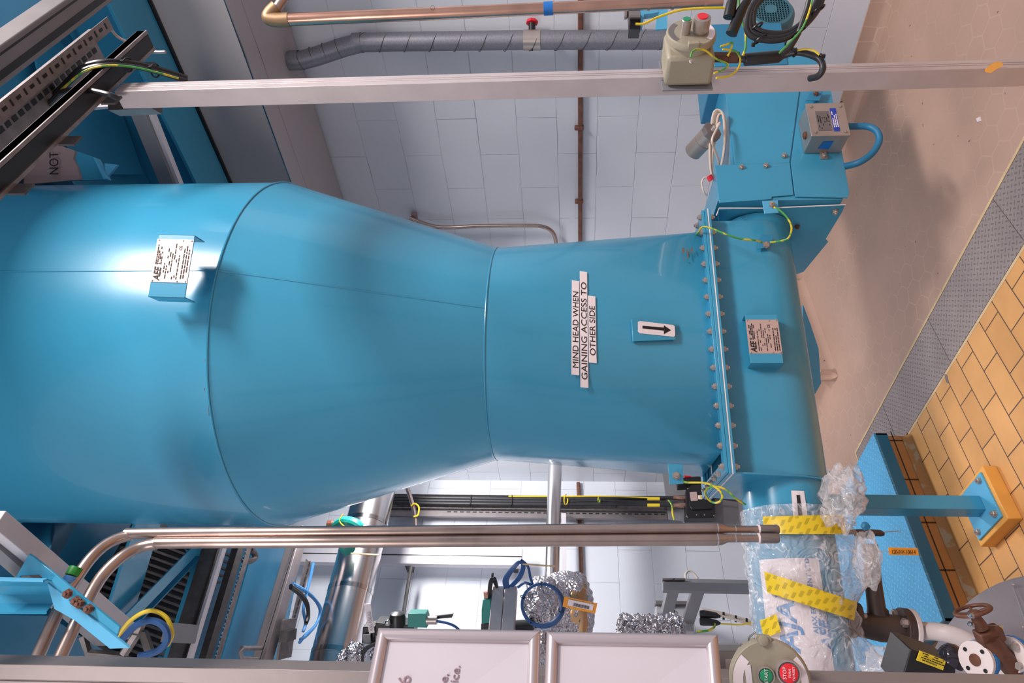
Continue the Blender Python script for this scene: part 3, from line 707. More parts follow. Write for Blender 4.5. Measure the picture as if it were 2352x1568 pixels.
# aluminium beam, strut, tray along X
def xline(px, py, z, x0, x1):
    p = Pz(px, py, z); return V3((x0, p.y, z)), V3((x1, p.y, z))
p, q = xline(60, 88, 2.75, .3, 2.6)
t = thing('aluminium_beam', 'brownish grooved aluminium beam crossing the top left corner of the picture', 'beam', (p+q)/2)
obj('profile', B().bar(p, q, .062, .062), ALU_D, t, bev=.003); b = B()
for k in (-.018, .018): b.bar(p+Y1*k-Z*.0315, q+Y1*k-Z*.0315, .004, .001)
b.bar(p+Y1*.012-Z*.032, q+Y1*.012-Z*.032, .012, .001); obj('groove', b, BLACK, t)
p, q = xline(165, 238, 2.5, .2, 1.19)
q = V3((Pz(322, 88, 2.5).x, p.y, 2.5)); SY = p.y
t = thing('strut_channel', 'grey double strut channel carrying cables below the perforated tray', 'strut', (p+q)/2)
b = B().chan(p, q, .041, .021, .0025, flip=-1); obj('channel', b, GALV, t)
b = B().chan(p-Z*.0215+Y1*0, q-Z*.0215, .041, .021, .0025, flip=1); obj('channel', b, GALV_D, t)
for yy in (-.0185, .0185): obj('channel_lip', B().bar(p-Z*.0225+Y1*yy, q-Z*.0225+Y1*yy, .007, .003), GALV, t)
obj('channel_shade', B().bar(p-Z*.022, q-Z*.022, .026, .001), BLACK, t)  # black strip painted in as the shaded inside of the open channel
for k in range(5): obj('fixing_plate', B().box(q-X1*(.08+.16*k)-Z*.038+Y1*.024, .03, .004, .03), GALV_D, t)
b = B().tube(crv([q+V3((-.02, -.03, .06)), q+V3((.0, -.03, .06)), q+V3((.012, 0, .055)), q+V3((.014, .03, .0)), q+V3((.006, .03, -.04))], 6), .0035, 8); obj('u_bolt', b, STEEL, t)
p, q = xline(120, 200, 2.58, .2, 1.0)
q.x = Pz(240, 95, 2.58).x
t = thing('cable_tray', 'perforated grey cable tray crossing the upper left of the picture', 'cable tray', (p+q)/2)
b = B(); yb = p.y
b.prism([(p.x, yb-.03, 2.545), (q.x, yb-.03, 2.545), (q.x, yb-.03, 2.60), (p.x, yb-.03, 2.60)], (0, .0015, 0)); b.prism([(p.x, yb-.03, 2.545), (q.x, yb-.03, 2.545), (q.x, yb-.055, 2.545), (p.x, yb-.055, 2.545)], (0, 0, .0015))
b.prism([(p.x, yb-.03, 2.60), (q.x, yb-.03, 2.60), (q.x, yb+.05, 2.60), (p.x, yb+.05, 2.60)], (0, 0, .0015)); obj('tray_body', b, GALV, t)
x = q.x-.02; k = 0
while x > p.x+.02 and k < 32:
    obj('slot', B().box((x, yb-.043, 2.5445), .012 if k % 2 else .004, .006 if k % 2 else .012, .001), BLACK, t); obj('slot', B().box((x, yb-.0310, 2.572), .014, .001, .012 if k % 2 else .004), BLACK, t); obj('slot', B().box((x, yb+.01, 2.5995), .014, .01, .001), BLACK, t); x -= .022; k += 1
def cable(name, pts, r, mt, label, cat='cable', group=None, k=8, seg=8):
    return single(name, B().tube(crv(pts, k), r, seg), mt, label, cat, group)
def pf(*l): return [PF(x, y, d) for x, y, d in l]
cb_ = thing('cable_bundle', 'black cables with a green and yellow wire curving from the tray behind the right post', 'cable', PF(250, 150, 1.33))
for k, (dy, dd) in enumerate(((-4, 0), (2, .01), (5, -.012))):
    obj('cable', B().tube(crv(pf((-20, 350+dy, 1.33+dd), (80, 265+dy, 1.33+dd), (150, 195+dy, 1.33+dd), (190, 158+dy, 1.32+dd), (240, 145+dy, 1.32+dd), (300, 147+dy, 1.35+dd), (360, 160+dy, 1.38+dd), (430, 182+dy, 1.42+dd))), .0052, 8), RUBBER, cb_)
obj('wire', B().tube(crv(pf((140, 207, 1.30), (190, 166, 1.30), (240, 151, 1.30), (300, 153, 1.33), (360, 166, 1.36), (410, 180, 1.39))), .0022, 6), EARTH, cb_)
for x, y, d in ((294, 149, 1.345), (357, 162, 1.375)): ztie(cb_, PF(x, y, d), (PF(x+20, y+4, d)-PF(x, y, d)), .014)
cable('cable', pf((140, 212, 1.30), (170, 206, 1.28), (210, 208, 1.27), (250, 217, 1.26), (268, 224, 1.27)), .0055, RUBBER, 'short black cable stub ending at the top of the right aluminium post')
t = thing('support_rail', 'dark and white painted rail overhead between the strut and the vessel', 'rail', Pz(360, 330, 3.2))
b = B().bar(Pz(312, 225, 3.2), Pz(395, 430, 3.2), .05, .06); obj('rail_side', b, GREYP, t); b = B().bar(Pz(334, 225, 3.165), Pz(415, 430, 3.165), .028, .02); obj('rail_face', b, ALU_W, t)
b = B().bar(PF(200, 246, 2.2), PF(275, 240, 2.2), .015, .02); obj('cross_piece', b, ALU_W, t)
b = B().bar(PF(262, 245, 1.45), PF(360, 240, 1.45), .03, .04); b2 = single('strut_channel', b, GALV_D, 'short dark strut piece behind the top of the right post', 'strut')
# masked board with handwriting
t = thing('masked_board', 'buff masked board with a handwritten note next to the vessel top', 'board', PF(120, 370, 2.4))
bq = [PF(x, y, 2.4) for x, y in ((30,404),(70,360),(122,328),(172,346),(168,365),(178,385),(185,412),(40,425))]
obj('board', B().prism(bq, FH*.01), PINK, t)
text(t, 'NOT', PF(134, 402, 2.385), RT, Z*1.0, .05, BLACKP, xs=.8)
b = B().prism([PF(x, y, 2.41) for x, y in ((176,347),(214,360),(240,412),(180,414),(166,366))], FH*.01); single('steel_bracket', b, BLUE, 'blue bracket plate beside the handwritten board', 'bracket')
b = B().prism([PF(x, y, 2.38) for x, y in ((214,360),(218,362),(243,410),(238,412))], FH*.03); b.prism([PF(x, y, 2.4) for x, y in ((240,375),(270,378),(243,410)) ], FH*.01); single('steel_bracket', b, BLUE_L, 'small light blue angle bracket edge above the vessel shell', 'bracket')

# ================================================================== RIGHT POST, CONTROL STATION
pc0 = PF(262, 210, 1.32); pc1 = PF(2352, 155, 1.32); dv = (pc1-pc0).normalized(); pend = pc0+dv*((pc0.z)/(-dv.z))
sz = .038
def slot(x0, y0, x1, y1, nx, ny, n_=2):
    return None
g = .0035
prof = [(0,0),(.0145,0),(.0145,.002),(.0165,.002),(.0165,0),(.0225,0),(.0225,.002),(.0245,.002),(.0245,0),(sz,0),(sz,sz),(0,sz)]
t = thing('aluminium_post', 'tall square aluminium post standing in front of the right wall', 'post', pend)
obj('profile', B().prism([pc0+V3((a_, c_, 0)) for a_, c_ in prof], pend-pc0), ALU_P, t, bev=.0006)
blot(t, [[(2262,158),(2285,142),(2300,142),(2305,150),(2290,158),(2275,168),(2262,165)]], lambda x, y: PF(x, y, 1.318), YBASE, 'yellow_stain')
BT = radians(55); n1 = RT*cos(BT)-FH*sin(BT); t1 = RT*sin(BT)+FH*cos(BT)
cc1 = PF(1588, 74, 1.262)
st = thing('control_station', 'khaki push button station with green and red buttons on the right aluminium post', 'control station', cc1-n1*.1)
b = B().box(cc1-n1*.055, .088, .092, .062, (t1, Z, n1)); obj('housing', b, OLIVE, st, bev=.008)
b = B().lathe(cc1-n1*.03, n1, [(.040, 0), (.040, .014), (.047, .018), (.047, .028), (.045, .031)], 40); cap = obj('cover', b, OLIVE, st, bev=.0008)
b = B().box(cc1-n1*.09, .10, .098, .004, (t1, Z, n1)); obj('back_plate', b, GREYP, st, bev=.0006)
def ringlabel(parent, c_, n_, zx, tx, r0, r1, a0, a1, mt, name):
    b = B(); k = 14; pts = []
    A_ = [c_+n_*.0003+zx*(r1*cos(a0+(a1-a0)*i/k))+tx*(r1*sin(a0+(a1-a0)*i/k)) for i in range(k+1)]
    I_ = [c_+n_*.0003+zx*(r0*cos(a0+(a1-a0)*i/k))+tx*(r0*sin(a0+(a1-a0)*i/k)) for i in range(k+1)]
    va = [b.bm.verts.new(p) for p in A_]; vi = [b.bm.verts.new(p) for p in I_]
    for i in range(k): b.bm.faces.new((va[i], va[i+1], vi[i+1], vi[i]))
    return obj(name, b, mt, parent)
top1 = cc1+n1*.001
ringlabel(cap, top1, n1, Z, t1, .033, .043, radians(-45), radians(45), ALU_D, 'scale_plate')
ringlabel(cap, top1, n1, -Z, t1, .033, .044, radians(-40), radians(60), WHITE, 'rating_label')
b = B().lathe(top1+Z*.0125-t1*.004, n1, [(.0095, 0), (.0095, .026), (.0085, .027)], 24); k_ = obj('button_guard', b, STEEL, st)
b = B().cyl(top1+Z*.0125-t1*.004+n1*.026, top1+Z*.0125-t1*.004+n1*.028, .0072); obj('start_button', b, GREEN, st, 'green button')
b = B().lathe(top1-Z*.016-t1*.004, n1, [(.012, 0), (.0155, .008), (.0155, .03), (.0135, .031)], 24); obj('button_guard', b, STEEL, st)
b = B().cyl(top1-Z*.016-t1*.004+n1*.03, top1-Z*.016-t1*.004+n1*.033, .0098); obj('stop_button', b, RED, st, 'red button')
b = B().box(cc1-n1*.0-t1*.043-Z*.0, .01, .02, .012, (t1, Z, n1)); obj('locking_lug', b, OLIVE, st, bev=.001)
g0 = PF(1640, 131, 1.31); g1 = PF(1672, 132, 1.31); g2 = PF(1697, 132, 1.31)
b = B(); b.tube([g0, g1], .0095, 6); obj('gland', b, BRONZE, st); b = B(); b.tube([g1, g2], .0105, 10); obj('gland_nut', b, BRONZE, st)
put('bolt', SCREW, st, PF(1588, 142, 1.20), track(-FH))
for pts, lab in ((((1586,132),(1590,119),(1600,114),(1620,116),(1645,135),(1672,148),(1660,160),(1640,168)), 'green and yellow earth wire from the station front to its base'), (((1660,113),(1672,114),(1690,118),(1700,135),(1695,158),(1675,174),(1645,179)), 'green and yellow earth wire looping round the brown gland'), (((1655,107),(1670,102),(1682,98),(1678,115),(1672,128)), 'short folded earth wire behind the khaki station')):
    cable('earth_wire', pf(*[(x, y, 1.215+.0004*(x-1580)) for x, y in pts]), .0019, EARTH, lab, 'wire')
cs = thing('cable', 'black cable with thick sleeve leaving the khaki station and hooking back over the right post', 'cable', PF(1750, 140, 1.3))
obj('sleeve', B().tube(pf((1710,137,1.3),(1712,137,1.3),(1788,130,1.3),(1800,126,1.3)), [.010,.0115,.0115,.007], 16), RUBBER, cs)
obj('cable_run', B().tube(crv(pf((1697,132,1.31),(1712,136,1.3),(1790,129,1.3),(1822,121,1.29),(1850,123,1.28),(1880,135,1.27),(1890,155,1.26),(1880,174,1.27),(1860,180,1.29))), .0062, 12), RUBBER, cs)
obj('wire', B().tube(crv(pf((1830,116,1.28),(1850,113,1.27),(1868,116,1.265),(1882,126,1.262))), .002, 6), YELLOW, cs)
for x, y in ((1822,120),(1886,134)): ztie(cs, PF(x, y, 1.285 if x < 1850 else 1.266), V3(RT*.3-Z), .008)
# loops of cable right of the station
lp_ = thing('cable_loops', 'thick black cables coiled in loops in front of the teal motor', 'cable', PF(1800, 50, 1.25))
for pts in (((1760,-25),(1726,15),(1714,55),(1722,80),(1752,92),(1800,90),(1845,62),(1880,20),(1895,-25)),
            ((1775,-25),(1738,12),(1730,45),(1738,66),(1770,76),(1812,72),(1850,45),(1872,12),(1882,-25)),
            ((1765,-25),(1732,12),(1722,50),(1730,74),(1762,84),(1806,81),(1848,54),(1876,16),(1888,-25)),
            ((1862,-25),(1855,15),(1845,45),(1832,80),(1812,112),(1795,124))):
    obj('cable', B().tube(crv(pf(*[(x, y, 1.25+.002*i_) for i_, (x, y) in enumerate(pts)])), .0052, 10), RUBBER, lp_)
obj('wire', B().tube(crv(pf(*[(x, y, 1.24) for x, y in ((1870,-25),(1862,15),(1850,50),(1835,75),(1790,122))])), .0018, 6), EARTH, lp_)
for x, y in ((1738,62),(1746,90),(1880,22),(1838,70)): ztie(lp_, PF(x, y, 1.255), V3(Z*.6+RT), .012)
for i_, pts in enumerate((((1688,-20),(1680,10),(1674,40)), ((1720,-5),(1700,30),(1680,78)))):
    single('cable_gland_shroud', B().tube(pf(*[(x, y, 1.45) for x, y in pts]), [.008, .0115, .0125], 16), BLACK, ['black shrink sleeve hanging at the top edge above the khaki station', 'larger black shrink sleeve beside the teal motor'][i_], 'sleeve')
for pts, lab in ((((1460,55),(1480,54),(1510,40),(1560,24),(1610,19),(1665,18)), 'yellow earth wire running from the small black box to the black sleeve'), (((1696,-5),(1700,40),(1712,70),(1712,110),(1706,128)), 'thin yellow wire hanging down beside the teal motor')):
    cable('earth_wire', pf(*[(x, y, 1.5) for x, y in pts]), .0028, YELLOW if 'running' in lab else EARTH, lab, 'wire')

# ================================================================== MOTOR + GEARBOX
mt_ = thing('gear_motor', 'teal blue electric motor with slotted fan cover and square gearbox near the right wall', 'motor', M(1.45, 0, .5))
mz = PF(1772, 60, 2.9).z
b = B().box(M(1.32, -.03, .80), .24, .34, .30, (U, V, Z)); obj('gearbox', b, BLUE_D, mt_, bev=.004)
mc = M(1.545, 0, mz)
b = B().lathe(mc+V*.14, -V, [(.085, 0), (.085, .2)], 40); 
for k in range(30):
    a_ = 2*pi*k/30; d_ = U*cos(a_)+Z*sin(a_); sd = U*-sin(a_)+Z*cos(a_)
    b.box(mc+V*.04+d_*.096, .03, .004, .19, (d_, sd, V))
obj('finned_body', b, BLUE_D, mt_)
b = B().lathe(mc-V*.05, -V, [(.108, 0), (.110, .09), (.106, .115), (.094, .128), (.080, .131), (.080, .128), (.094, .124)], 48, cap=False); fcv = obj('fan_cover', b, mat('motor_paint', (62, 112, 128), .4), mt_)
b = B().cyl(mc-V*.17, mc-V*.172, .08, seg=40); obj('fan', b, BLACK, fcv)
b = B(); fc_ = mc-V*.181
for k in range(-7, 8):
    o_ = k*.0112; h_ = sqrt(max(0, .081**2-o_**2))
    if h_ > .01: b.bar(fc_+U*o_-Z*h_, fc_+U*o_+Z*h_, .0028, .003, V); b.bar(fc_+Z*o_-U*h_, fc_+Z*o_+U*h_, .0028, .003, V)
b.cyl(fc_+V*.001, fc_-V*.002, .026); obj('grille', b, mat('motor_paint_b', (62, 112, 128), .4), fcv)
# small blue bracket and black box at the pipe
t = thing('valve_bracket', 'small bright blue bracket under the copper pipe at the top edge', 'bracket', PF(1500, 40, 1.95))
b = B().prism(pf((1472,18,1.95),(1512,20,1.95),(1514,28,1.95),(1500,31,1.95),(1480,33,1.95),(1476,60,1.95),(1471,62,1.95)), FH*.03); obj('angle', b, BLUE_L, t, bev=.001)
b = B().prism(pf((1512,14,2.1),(1534,14,2.1),(1532,66,2.1),(1505,68,2.1)), FH*.01); obj('back_plate', b, BLUE_L, t)
t = thing('limit_switch_box', 'small black and white box hanging under the copper pipe', 'box', PF(1455, 40, 1.95))
obj('case', B().prism(pf((1446,40,1.95),(1472,40,1.95),(1471,67,1.95),(1446,67,1.95)), FH*.06), BLACK, t, bev=.001); obj('cover', B().prism(pf((1444,18,1.97),(1470,17,1.97),(1472,40,1.94),(1446,40,1.94)), FH*.06), ALU_D, t, bev=.001)
obj('clamp', B().lathe(PF(1442, 30, 1.98), -Z*-1, [(.012, 0), (.018, .004), (.018, .01)], 16), STEEL, t)

# ================================================================== PIPES ON THE RIGHT
t = thing('copper_pipe', 'shiny copper coloured pipe with elbow along the top edge of the picture', 'pipe', PF(1000, 28, 1.9))
FP = 1.9; rp_ = .0178
obj('pipe_run', B().tube(pf((640,46,FP),(1000,31,FP),(1490,9,FP),(1660,1,FP)), [rp_, rp_*.98, rp_*.9, rp_*.9], 24), COPPER, t)
obj('pipe_run', B().tube(pf((632,25,FP),(860,-308,FP)), rp_*.8, 20), STEEL_P, t)
obj('elbow', B().tube(crv(pf((665,45,FP),(640,46,FP),(618,42,FP),(622,30,FP),(636,16,FP))), rp_*1.12, 20), BRASS, t)
for x in (1490, 1545, 1620): obj('joint', B().tube(pf((x-3,9-(x-1490)*.05,FP),(x+3,9-(x-1490)*.05,FP)), rp_*1.05, 24), COPPER, t)
obj('tape_wrap', B().tube(pf((1249,20,FP),(1270,19,FP)), rp_*1.03, 24), BTAPE, t, 'blue tape')
b = B(); b.torus(PF(997, 28, FP)-FH*(rp_+.0004)+RT*.004, FH*-1, .006, .0004, 24, 4); obj('stamp_mark', b, BLACKP, t)
FD = 3.3; rd = .0457
t = thing('spiral_duct', 'grey spiral wound ventilation duct running down the right wall', 'duct', PF(1000, 92, FD))
path = pf((640,141,FD),(690,139,FD),(725,130,FD),(790,108,FD),(830,98,FD),(900,96,FD),(1205,92,FD),(1530,91,FD))
obj('duct_run', B().tube(path, rd, 32, cap=False), DUCTM, t)
b = B()
P0, P1 = path[4], path[7]; dd = (P1-P0); L_ = dd.length; dn = dd.normalized(); e1 = dn.orthogonal().normalized(); e2 = dn.cross(e1); pts = []
for i in range(421):
    s_ = L_*i/420; a_ = -2*pi*s_/.128; pts.append(P0+dn*s_+(e1*cos(a_)+e2*sin(a_))*(rd+.0003))
b.tube(pts, .0016, 6); obj('spiral_seam', b, GALV_D, t)
b = B(); P2_ = path[2]; P3_ = path[3]
for i in range(4):
    c_ = path[1]+(path[3]-path[1])*(i/3.4); b.torus(c_, (path[3]-path[1])+V3((.0,.0,.03)), rd+.0005, .0016, 28, 6)
obj('spiral_seam', b, GALV_D, t)
for x in (683, 826): obj('collar', B().tube(pf((x-14, 139 if x < 700 else 99, FD), (x+6, 138 if x < 700 else 98, FD)), rd+.002, 32, cap=False), BRIGHT if 0 else DUCTM, t)
obj('collar', B().tube(pf((1203,92,FD),(1242,92,FD)), rd+.0025, 32, cap=False), STEEL, t)
dc = PF(1222, 92, FD)
dh = obj('damper_stem', B().cyl(dc+RT*.04, dc+RT*.082, .0175), BLACK, t)
obj('damper_knob', B().lathe(dc+RT*.080, RT+FH*.1, [(.020, 0), (.030, .003), (.031, .012), (.028, .017)], 8), RED, dh, 'red knob'); obj('damper_pin', B().cyl(dc-RT*.04, dc-RT*.053, .0055), BLACK, dh)
t = thing('wall_bracket', 'small buff wall bracket at the lower edge of the cladded duct', 'bracket', PX(765, 430, XA))
obj('angle', B().prism([PX(x, y, XA-.03) for x, y in ((742,425),(770,428),(766,440),(745,438))], X1*.03), PINK, t)
# brown conduit at eye level
t = thing('rusty_conduit', 'rusty brown flat conduit running level along the right wall', 'conduit', PX(1332, 250, XA-.02))
def hstrip(fn, x, ya, yb, off, n_): return None
pa_ = PX(1334, -500, XA-.016); pb2 = PX(1329, 690, XA-.016); pb2.y = YP-.01
obj('conduit_run', B().bar(pa_, V3((XA-.016, YP-.03, pa_.z-.0)), .026, .026), RUSTC, t, bev=.006)
for y in (293, 462): q_ = PX(1330, y, XA-.02); obj('saddle', B().box(q_, .03, .022, .052), RUSTC, t, bev=.005)
t = thing('rusty_conduit', 'rusty brown conduit running level along the back wall left of the vessel', 'conduit', PY(1332, 1250, YB-.02))
pa_ = PY(1328, 1080, YB-.016); pb2 = PY(1340, 1460, YB-.016)
obj('conduit_run', B().bar(V3((XP-.02, YB-.016, pa_.z)), V3((pb2.x, YB-.016, pb2.z)), .026, .026), RUSTC, t, bev=.006)
for y in (1190, 1337): q_ = PY(1332, y, YB-.02); obj('saddle', B().box(q_, .022, .03, .058), RUSTC, t, bev=.005)
cable('bent_conduit', [PX(x, y, XA-.06) for x, y in ((940,500),(1005,521),(1100,519),(1200,518),(1245,520),(1268,532),(1277,556),(1278,600))], .0125, STEEL_P, 'thin grey conduit bending down the right wall beside the vessel cone', 'conduit', k=10, seg=12)
b = B(); b.box(PX(952, 497, XA-.03), .03, .05, .03); single('conduit_clip', b, PINK, 'buff clip holding the bent conduit on the right wall', 'clip')

# ================================================================== SENSOR, COIL, JUNCTION BOX
sa = PF(1640, 300, 2.62); sb = PF(1599, 340, 2.66)
t = thing('cylindrical_sensor', 'silver cylindrical vibration sensor hanging above the drive housing', 'sensor', sb)
ax_ = (sa-sb).normalized(); fx_ = (ax_*.7-FH*.9+RT*.0).normalized()
b = B().tube([sb-fx_*.02, sb+fx_*.06, sa-fx_*.004], [.036, .037, .037], 32); b = B().lathe(sb-fx_*.035, (sa-sb)-FH*.06, [(.030, 0), (.036, .006), (.036, .07), (.0335, .071), (.0335, .073), (.037, .074), (.037, .115)], 36); s1 = obj('body', b, STEEL, t)
hx = ((sa-sb)-FH*.06).normalized()
he = sb-fx_*.035+hx*.115
obj('hex_head', B().lathe(he, hx, [(.040, 0), (.040, .02), (.034, .022)], 8), ALU_D, t); obj('gland', B().lathe(he, hx, [(.014, .02), (.014, .035), (.010, .04)], 16), STEEL, t)
obj('lead', B().tube(crv([he+hx*.035, he+hx*.06, PF(1636,318,2.48), PF(1640,340,2.5), PF(1650,368,2.55), PF(1652,382,2.58)]), .0045, 10), COIL, t)
co = thing('cable_coil', 'bundle of beige cable tied with red tape hanging beside the silver sensor', 'cable coil', PF(1650, 340, 2.62))
for k in range(7):
    o_ = k*2.6; pts = [(1632+o_*.9, 300), (1638+o_*.8, 262+o_*.6), (1648+o_*.5, 252+o_*.7), (1660+o_*.3, 262+o_*.5), (1664+o_*.2, 300), (1662+o_*.1, 350), (1652, 395), (1640+o_*.2, 412), (1633+o_*.2, 395), (1630+o_*.5, 350)]
    cp = crv(pf(*[(x, y, 2.60+.006*((k*3) % 7)) for x, y in pts+pts[:1]]), 5)
    obj('cable_turn', B().tube(cp, .0042, 6), COIL, co)
obj('red_tape', B().tube(pf((1628,404,2.60),(1634,414,2.60)), .012, 10), RED, co, 'red tape')
obj('tail', B().tube(crv(pf((1632,410,2.6),(1618,408,2.6),(1612,420,2.6),(1616,440,2.6),(1624,450,2.61))), .004, 6), COIL, co)
jf = [Pm(x, y, 'v', -.30) for x, y in ((1848,240),(1938,237),(1951,308),(1862,311))]
j0 = Pm(1905, 275, 'v', -.30)
t = thing('junction_box', 'stainless steel junction box with blue label on the blue drive housing', 'junction box', j0+V*.1)
zt_, zb_ = Pm(1858, 275, 'v', -.30).z, Pm(1945, 275, 'v', -.30).z; ju0 = (Pm(1905, 311, 'v', -.30)-AX).dot(U); ju1 = (Pm(1905, 238, 'v', -.30)-AX).dot(U)
b = B().prism([M(ju0, -.295, zb_), M(ju1, -.295, zb_), M(ju1, -.295, zt_), M(ju0, -.295, zt_)], V*.092); bx = obj('box', b, STEEL, t, bev=.003)
b = B().prism([M(ju0-.002, -.301, zb_-.002), M(ju1+.002, -.301, zb_-.002), M(ju1+.002, -.301, zt_+.002), M(ju0-.002, -.301, zt_+.002)], V*.008); ld = obj('lid', b, STEEL, t, bev=.001)
wj = ju1-ju0; hj = zt_-zb_
for a_, c_ in ((.1, .1), (.9, .1), (.1, .88), (.9, .88)):
    o_ = put('screw', SCREW, ld, M(ju0+wj*a_, -.302, zb_+hj*c_), track(-V)); o_.scale = (1.3, 1.3, 1.3)
q0 = M(ju0+wj*.12, -.3015, zb_+hj*.24)
lb = obj('blue_label', B().prism([q0, q0+U*wj*.72, q0+U*wj*.72+Z*hj*.16, q0+Z*hj*.16], -V*.001), mat('blue_label', (28, 60, 160), .4), ld, 'blue label with white print')
marks(lb, q0-V*.0012+Z*hj*.145+U*wj*.1, U, Z, wj*.52, 3, hj*.05, hj*.028, WHITE, .95)
q0 = M(ju0+wj*.15, -.3015, zb_+hj*.44)
lb2 = obj('rating_label', B().prism([q0, q0+U*wj*.6, q0+U*wj*.6+Z*hj*.36, q0+Z*hj*.36], -V*.0008), ALU_D, ld); marks(lb2, q0-V*.001+Z*hj*.33+U*wj*.04, U, Z, wj*.5, 6, hj*.055, hj*.02, BLACKP, .6)
obj('tape_patch', B().prism([M(ju0-.0012, -.27, zb_+hj*.35), M(ju0-.0012, -.225, zb_+hj*.38), M(ju0-.0012, -.23, zb_+hj*.68), M(ju0-.0012, -.268, zb_+hj*.62)], U*.0006), BTAPE, bx, 'blue tape')
obj('mount_tab', B().prism([M(ju0-.03, -.21, zb_+hj*.40), M(ju0, -.21, zb_+hj*.40), M(ju0, -.21, zb_+hj*.58), M(ju0-.03, -.21, zb_+hj*.58)], V*.008), STEEL, t); put('bolt', BOLT, t, M(ju0-.018, -.211, zb_+hj*.49), track(-V))
obj('entry_plug', B().lathe(M(ju0+wj*.3, -.25, zt_), Z, [(.014, 0), (.014, .006), (.008, .01)], 10), BRONZE, t)
hz = Pm(1948, 291, 'v', -.25)
cable('hose', [M((hz-AX).dot(U), -.25, zb_+.002), Pm(1965,290,'v',-.25), Pm(1995,291,'v',-.255), Pm(2015,303,'v',-.265), Pm(2019,325,'v',-.26), Pm(2003,352,'v',-.25), Pm(1975,372,'v',-.235), Pm(1945,381,'v',-.20), Pm(1925,383,'v',-.17)], .0125, HOSE, 'blue hose looping out from under the stainless junction box', 'hose', k=10, seg=14)

# earth wires on the conveyor
cable('earth_wire', [Pm(1778,476,'v',-.235), Pm(1790,482,'v',-.25), Pm(1808,500,'v',-.27), Pm(1818,522,'v',-.27), Pm(1812,545,'v',-.25), Pm(1795,553,'v',-.23), Pm(1770,556,'v',-.19)], .0035, EARTH, 'curved green and yellow earth wire joining the two lugs at the conveyor end plate', 'wire')
cable('earth_wire', [Pm(1752,557,'v',-.20), Pm(1735,552,'v',-.235), Pm(1700,548,'v',-.25), Pm(1668,538,'v',-.26), Pm(1630,523,'v',-.25), Pm(1612,522,'v',-.24), Pm(1604,534,'v',-.20), Pm(1588,546,'v',-.13)], .0035, EARTH, 'green and yellow earth wire crossing over the bolted flange at its right end', 'wire')
cable('earth_wire', [PF(x, y, d) for x, y, d in ((1562,1098,2.2),(1574,1107,2.18),(1620,1109,2.15),(1648,1122,2.12),(1659,1138,2.11),(1652,1152,2.11),(1636,1153,2.12),(1622,1140,2.13),(1622,1125,2.14),(1640,1117,2.13),(1665,1123,2.12),(1690,1145,2.12),(1712,1158,2.14))], .0035, EARTH, 'green and yellow earth wire with a loop at the left end of the flange', 'wire')

# ================================================================== UPPER STEELWORK (left side)
def pbar(pa, pb, z, w_, h, b=None):      # bar lying level at height z between two pixels
    b = b or B(); return b.bar(Pz(pa[0], pa[1], z), Pz(pb[0], pb[1], z), w_, h)
single('steel_beam', pbar((345, 1180), (255, 1470), 3.25, .16, .012), BLUE_L if 0 else BLUE, 'broad blue steel member left of the vessel under the platform', 'beam', bev=.002)
t = thing('diagonal_brace', 'blue angle brace running diagonally under the platform left of the vessel', 'brace', Pz(360, 1350, 3.2))
obj('flange', B().bar(Pz(470, 1240, 3.2), Pz(285, 1430, 3.2), .05, .006), BLUE, t); obj('web', B().bar(Pz(480, 1245, 3.23), Pz(292, 1440, 3.23), .006, .06), BLUE_D, t)
gt = thing('grating', 'dark open grating panel between the blue braces left of the vessel', 'grating', Pz(340, 1360, 3.4))
b = B(); b.bar(Pz(400, 1230, 3.42), Pz(230, 1560, 3.42), .60, .004); obj('backing', b, BLACK, gt)  # black sheet added as the shade behind the open grating bars
for k in range(22):
    f = k/21; a_ = (430-200*f, 1240+300*f)
    obj('grating_bar', B().bar(Pz(a_[0]-110, a_[1]-40, 3.39), Pz(a_[0]+110, a_[1]+40, 3.39), .010, .02), GALV_D, gt)
single('steel_beam', pbar((470, 1250), (375, 1560), 3.22, .06, .02), BLUE, 'narrow blue member beside the dark strut left of the vessel', 'beam')
t = thing('lighting_strut', 'dark grey strut with a white underside strip left of the vessel', 'strut', Pz(470, 1380, 3.15))
obj('strut', pbar((500, 1238), (400, 1560), 3.17, .10, .06), GALV_D, t); obj('white_strip', pbar((516, 1250), (428, 1540), 3.12, .035, .012), ALU_W, t)
obj('cross_bracket', B().bar(Pz(388, 1452, 3.12), Pz(440, 1456, 3.12), .07, .05), GREYP, t)
t = thing('cable_tray', 'long slotted cable tray hanging left of the vessel beside the white strip', 'cable tray', Pz(520, 1380, 3.1))
obj('side_flange', pbar((552, 1240), (462, 1545), 3.12, .055, .03), GALV_D, t); obj('tray_base', pbar((577, 1240), (490, 1545), 3.12, .045, .004), GALV, t)
b = B(); pa_, pb_2 = Pz(569, 1245, 3.115), Pz(484, 1545, 3.115); n_ = 30; dd = (pb_2-pa_)/n_
for i in range(n_):
    obj('slot', B().bar(pa_+dd*(i+.2), pa_+dd*(i+(.75 if i % 2 else .45)), .008 if i % 2 else .016, .002), BLUE_L, t)
single('steel_plate', B().prism([Pz(x, y, 3.3) for x, y in ((590,1230),(700,1230),(640,1545),(500,1545))], Z*.01), BLUE_D, 'deep blue plate between the slotted tray and the aluminium trunking', 'plate')
single('steel_beam', pbar((686, 1235), (590, 1530), 3.18, .035, .03), BLUE, 'thin bright blue edge beam beside the aluminium trunking', 'beam')
b = B().tube(crv([Pz(x, y, 3.2) for x, y in ((575,1262),(583,1268),(586,1280),(574,1288),(560,1286))], 6), .016, 10); single('pipe_clamp', b, GALV, 'grey round clamp end beside the slotted tray', 'clamp')
t = thing('aluminium_trunking', 'grey grooved aluminium trunking running level under the platform left of the vessel', 'trunking', Pz(650, 1380, 3.0))
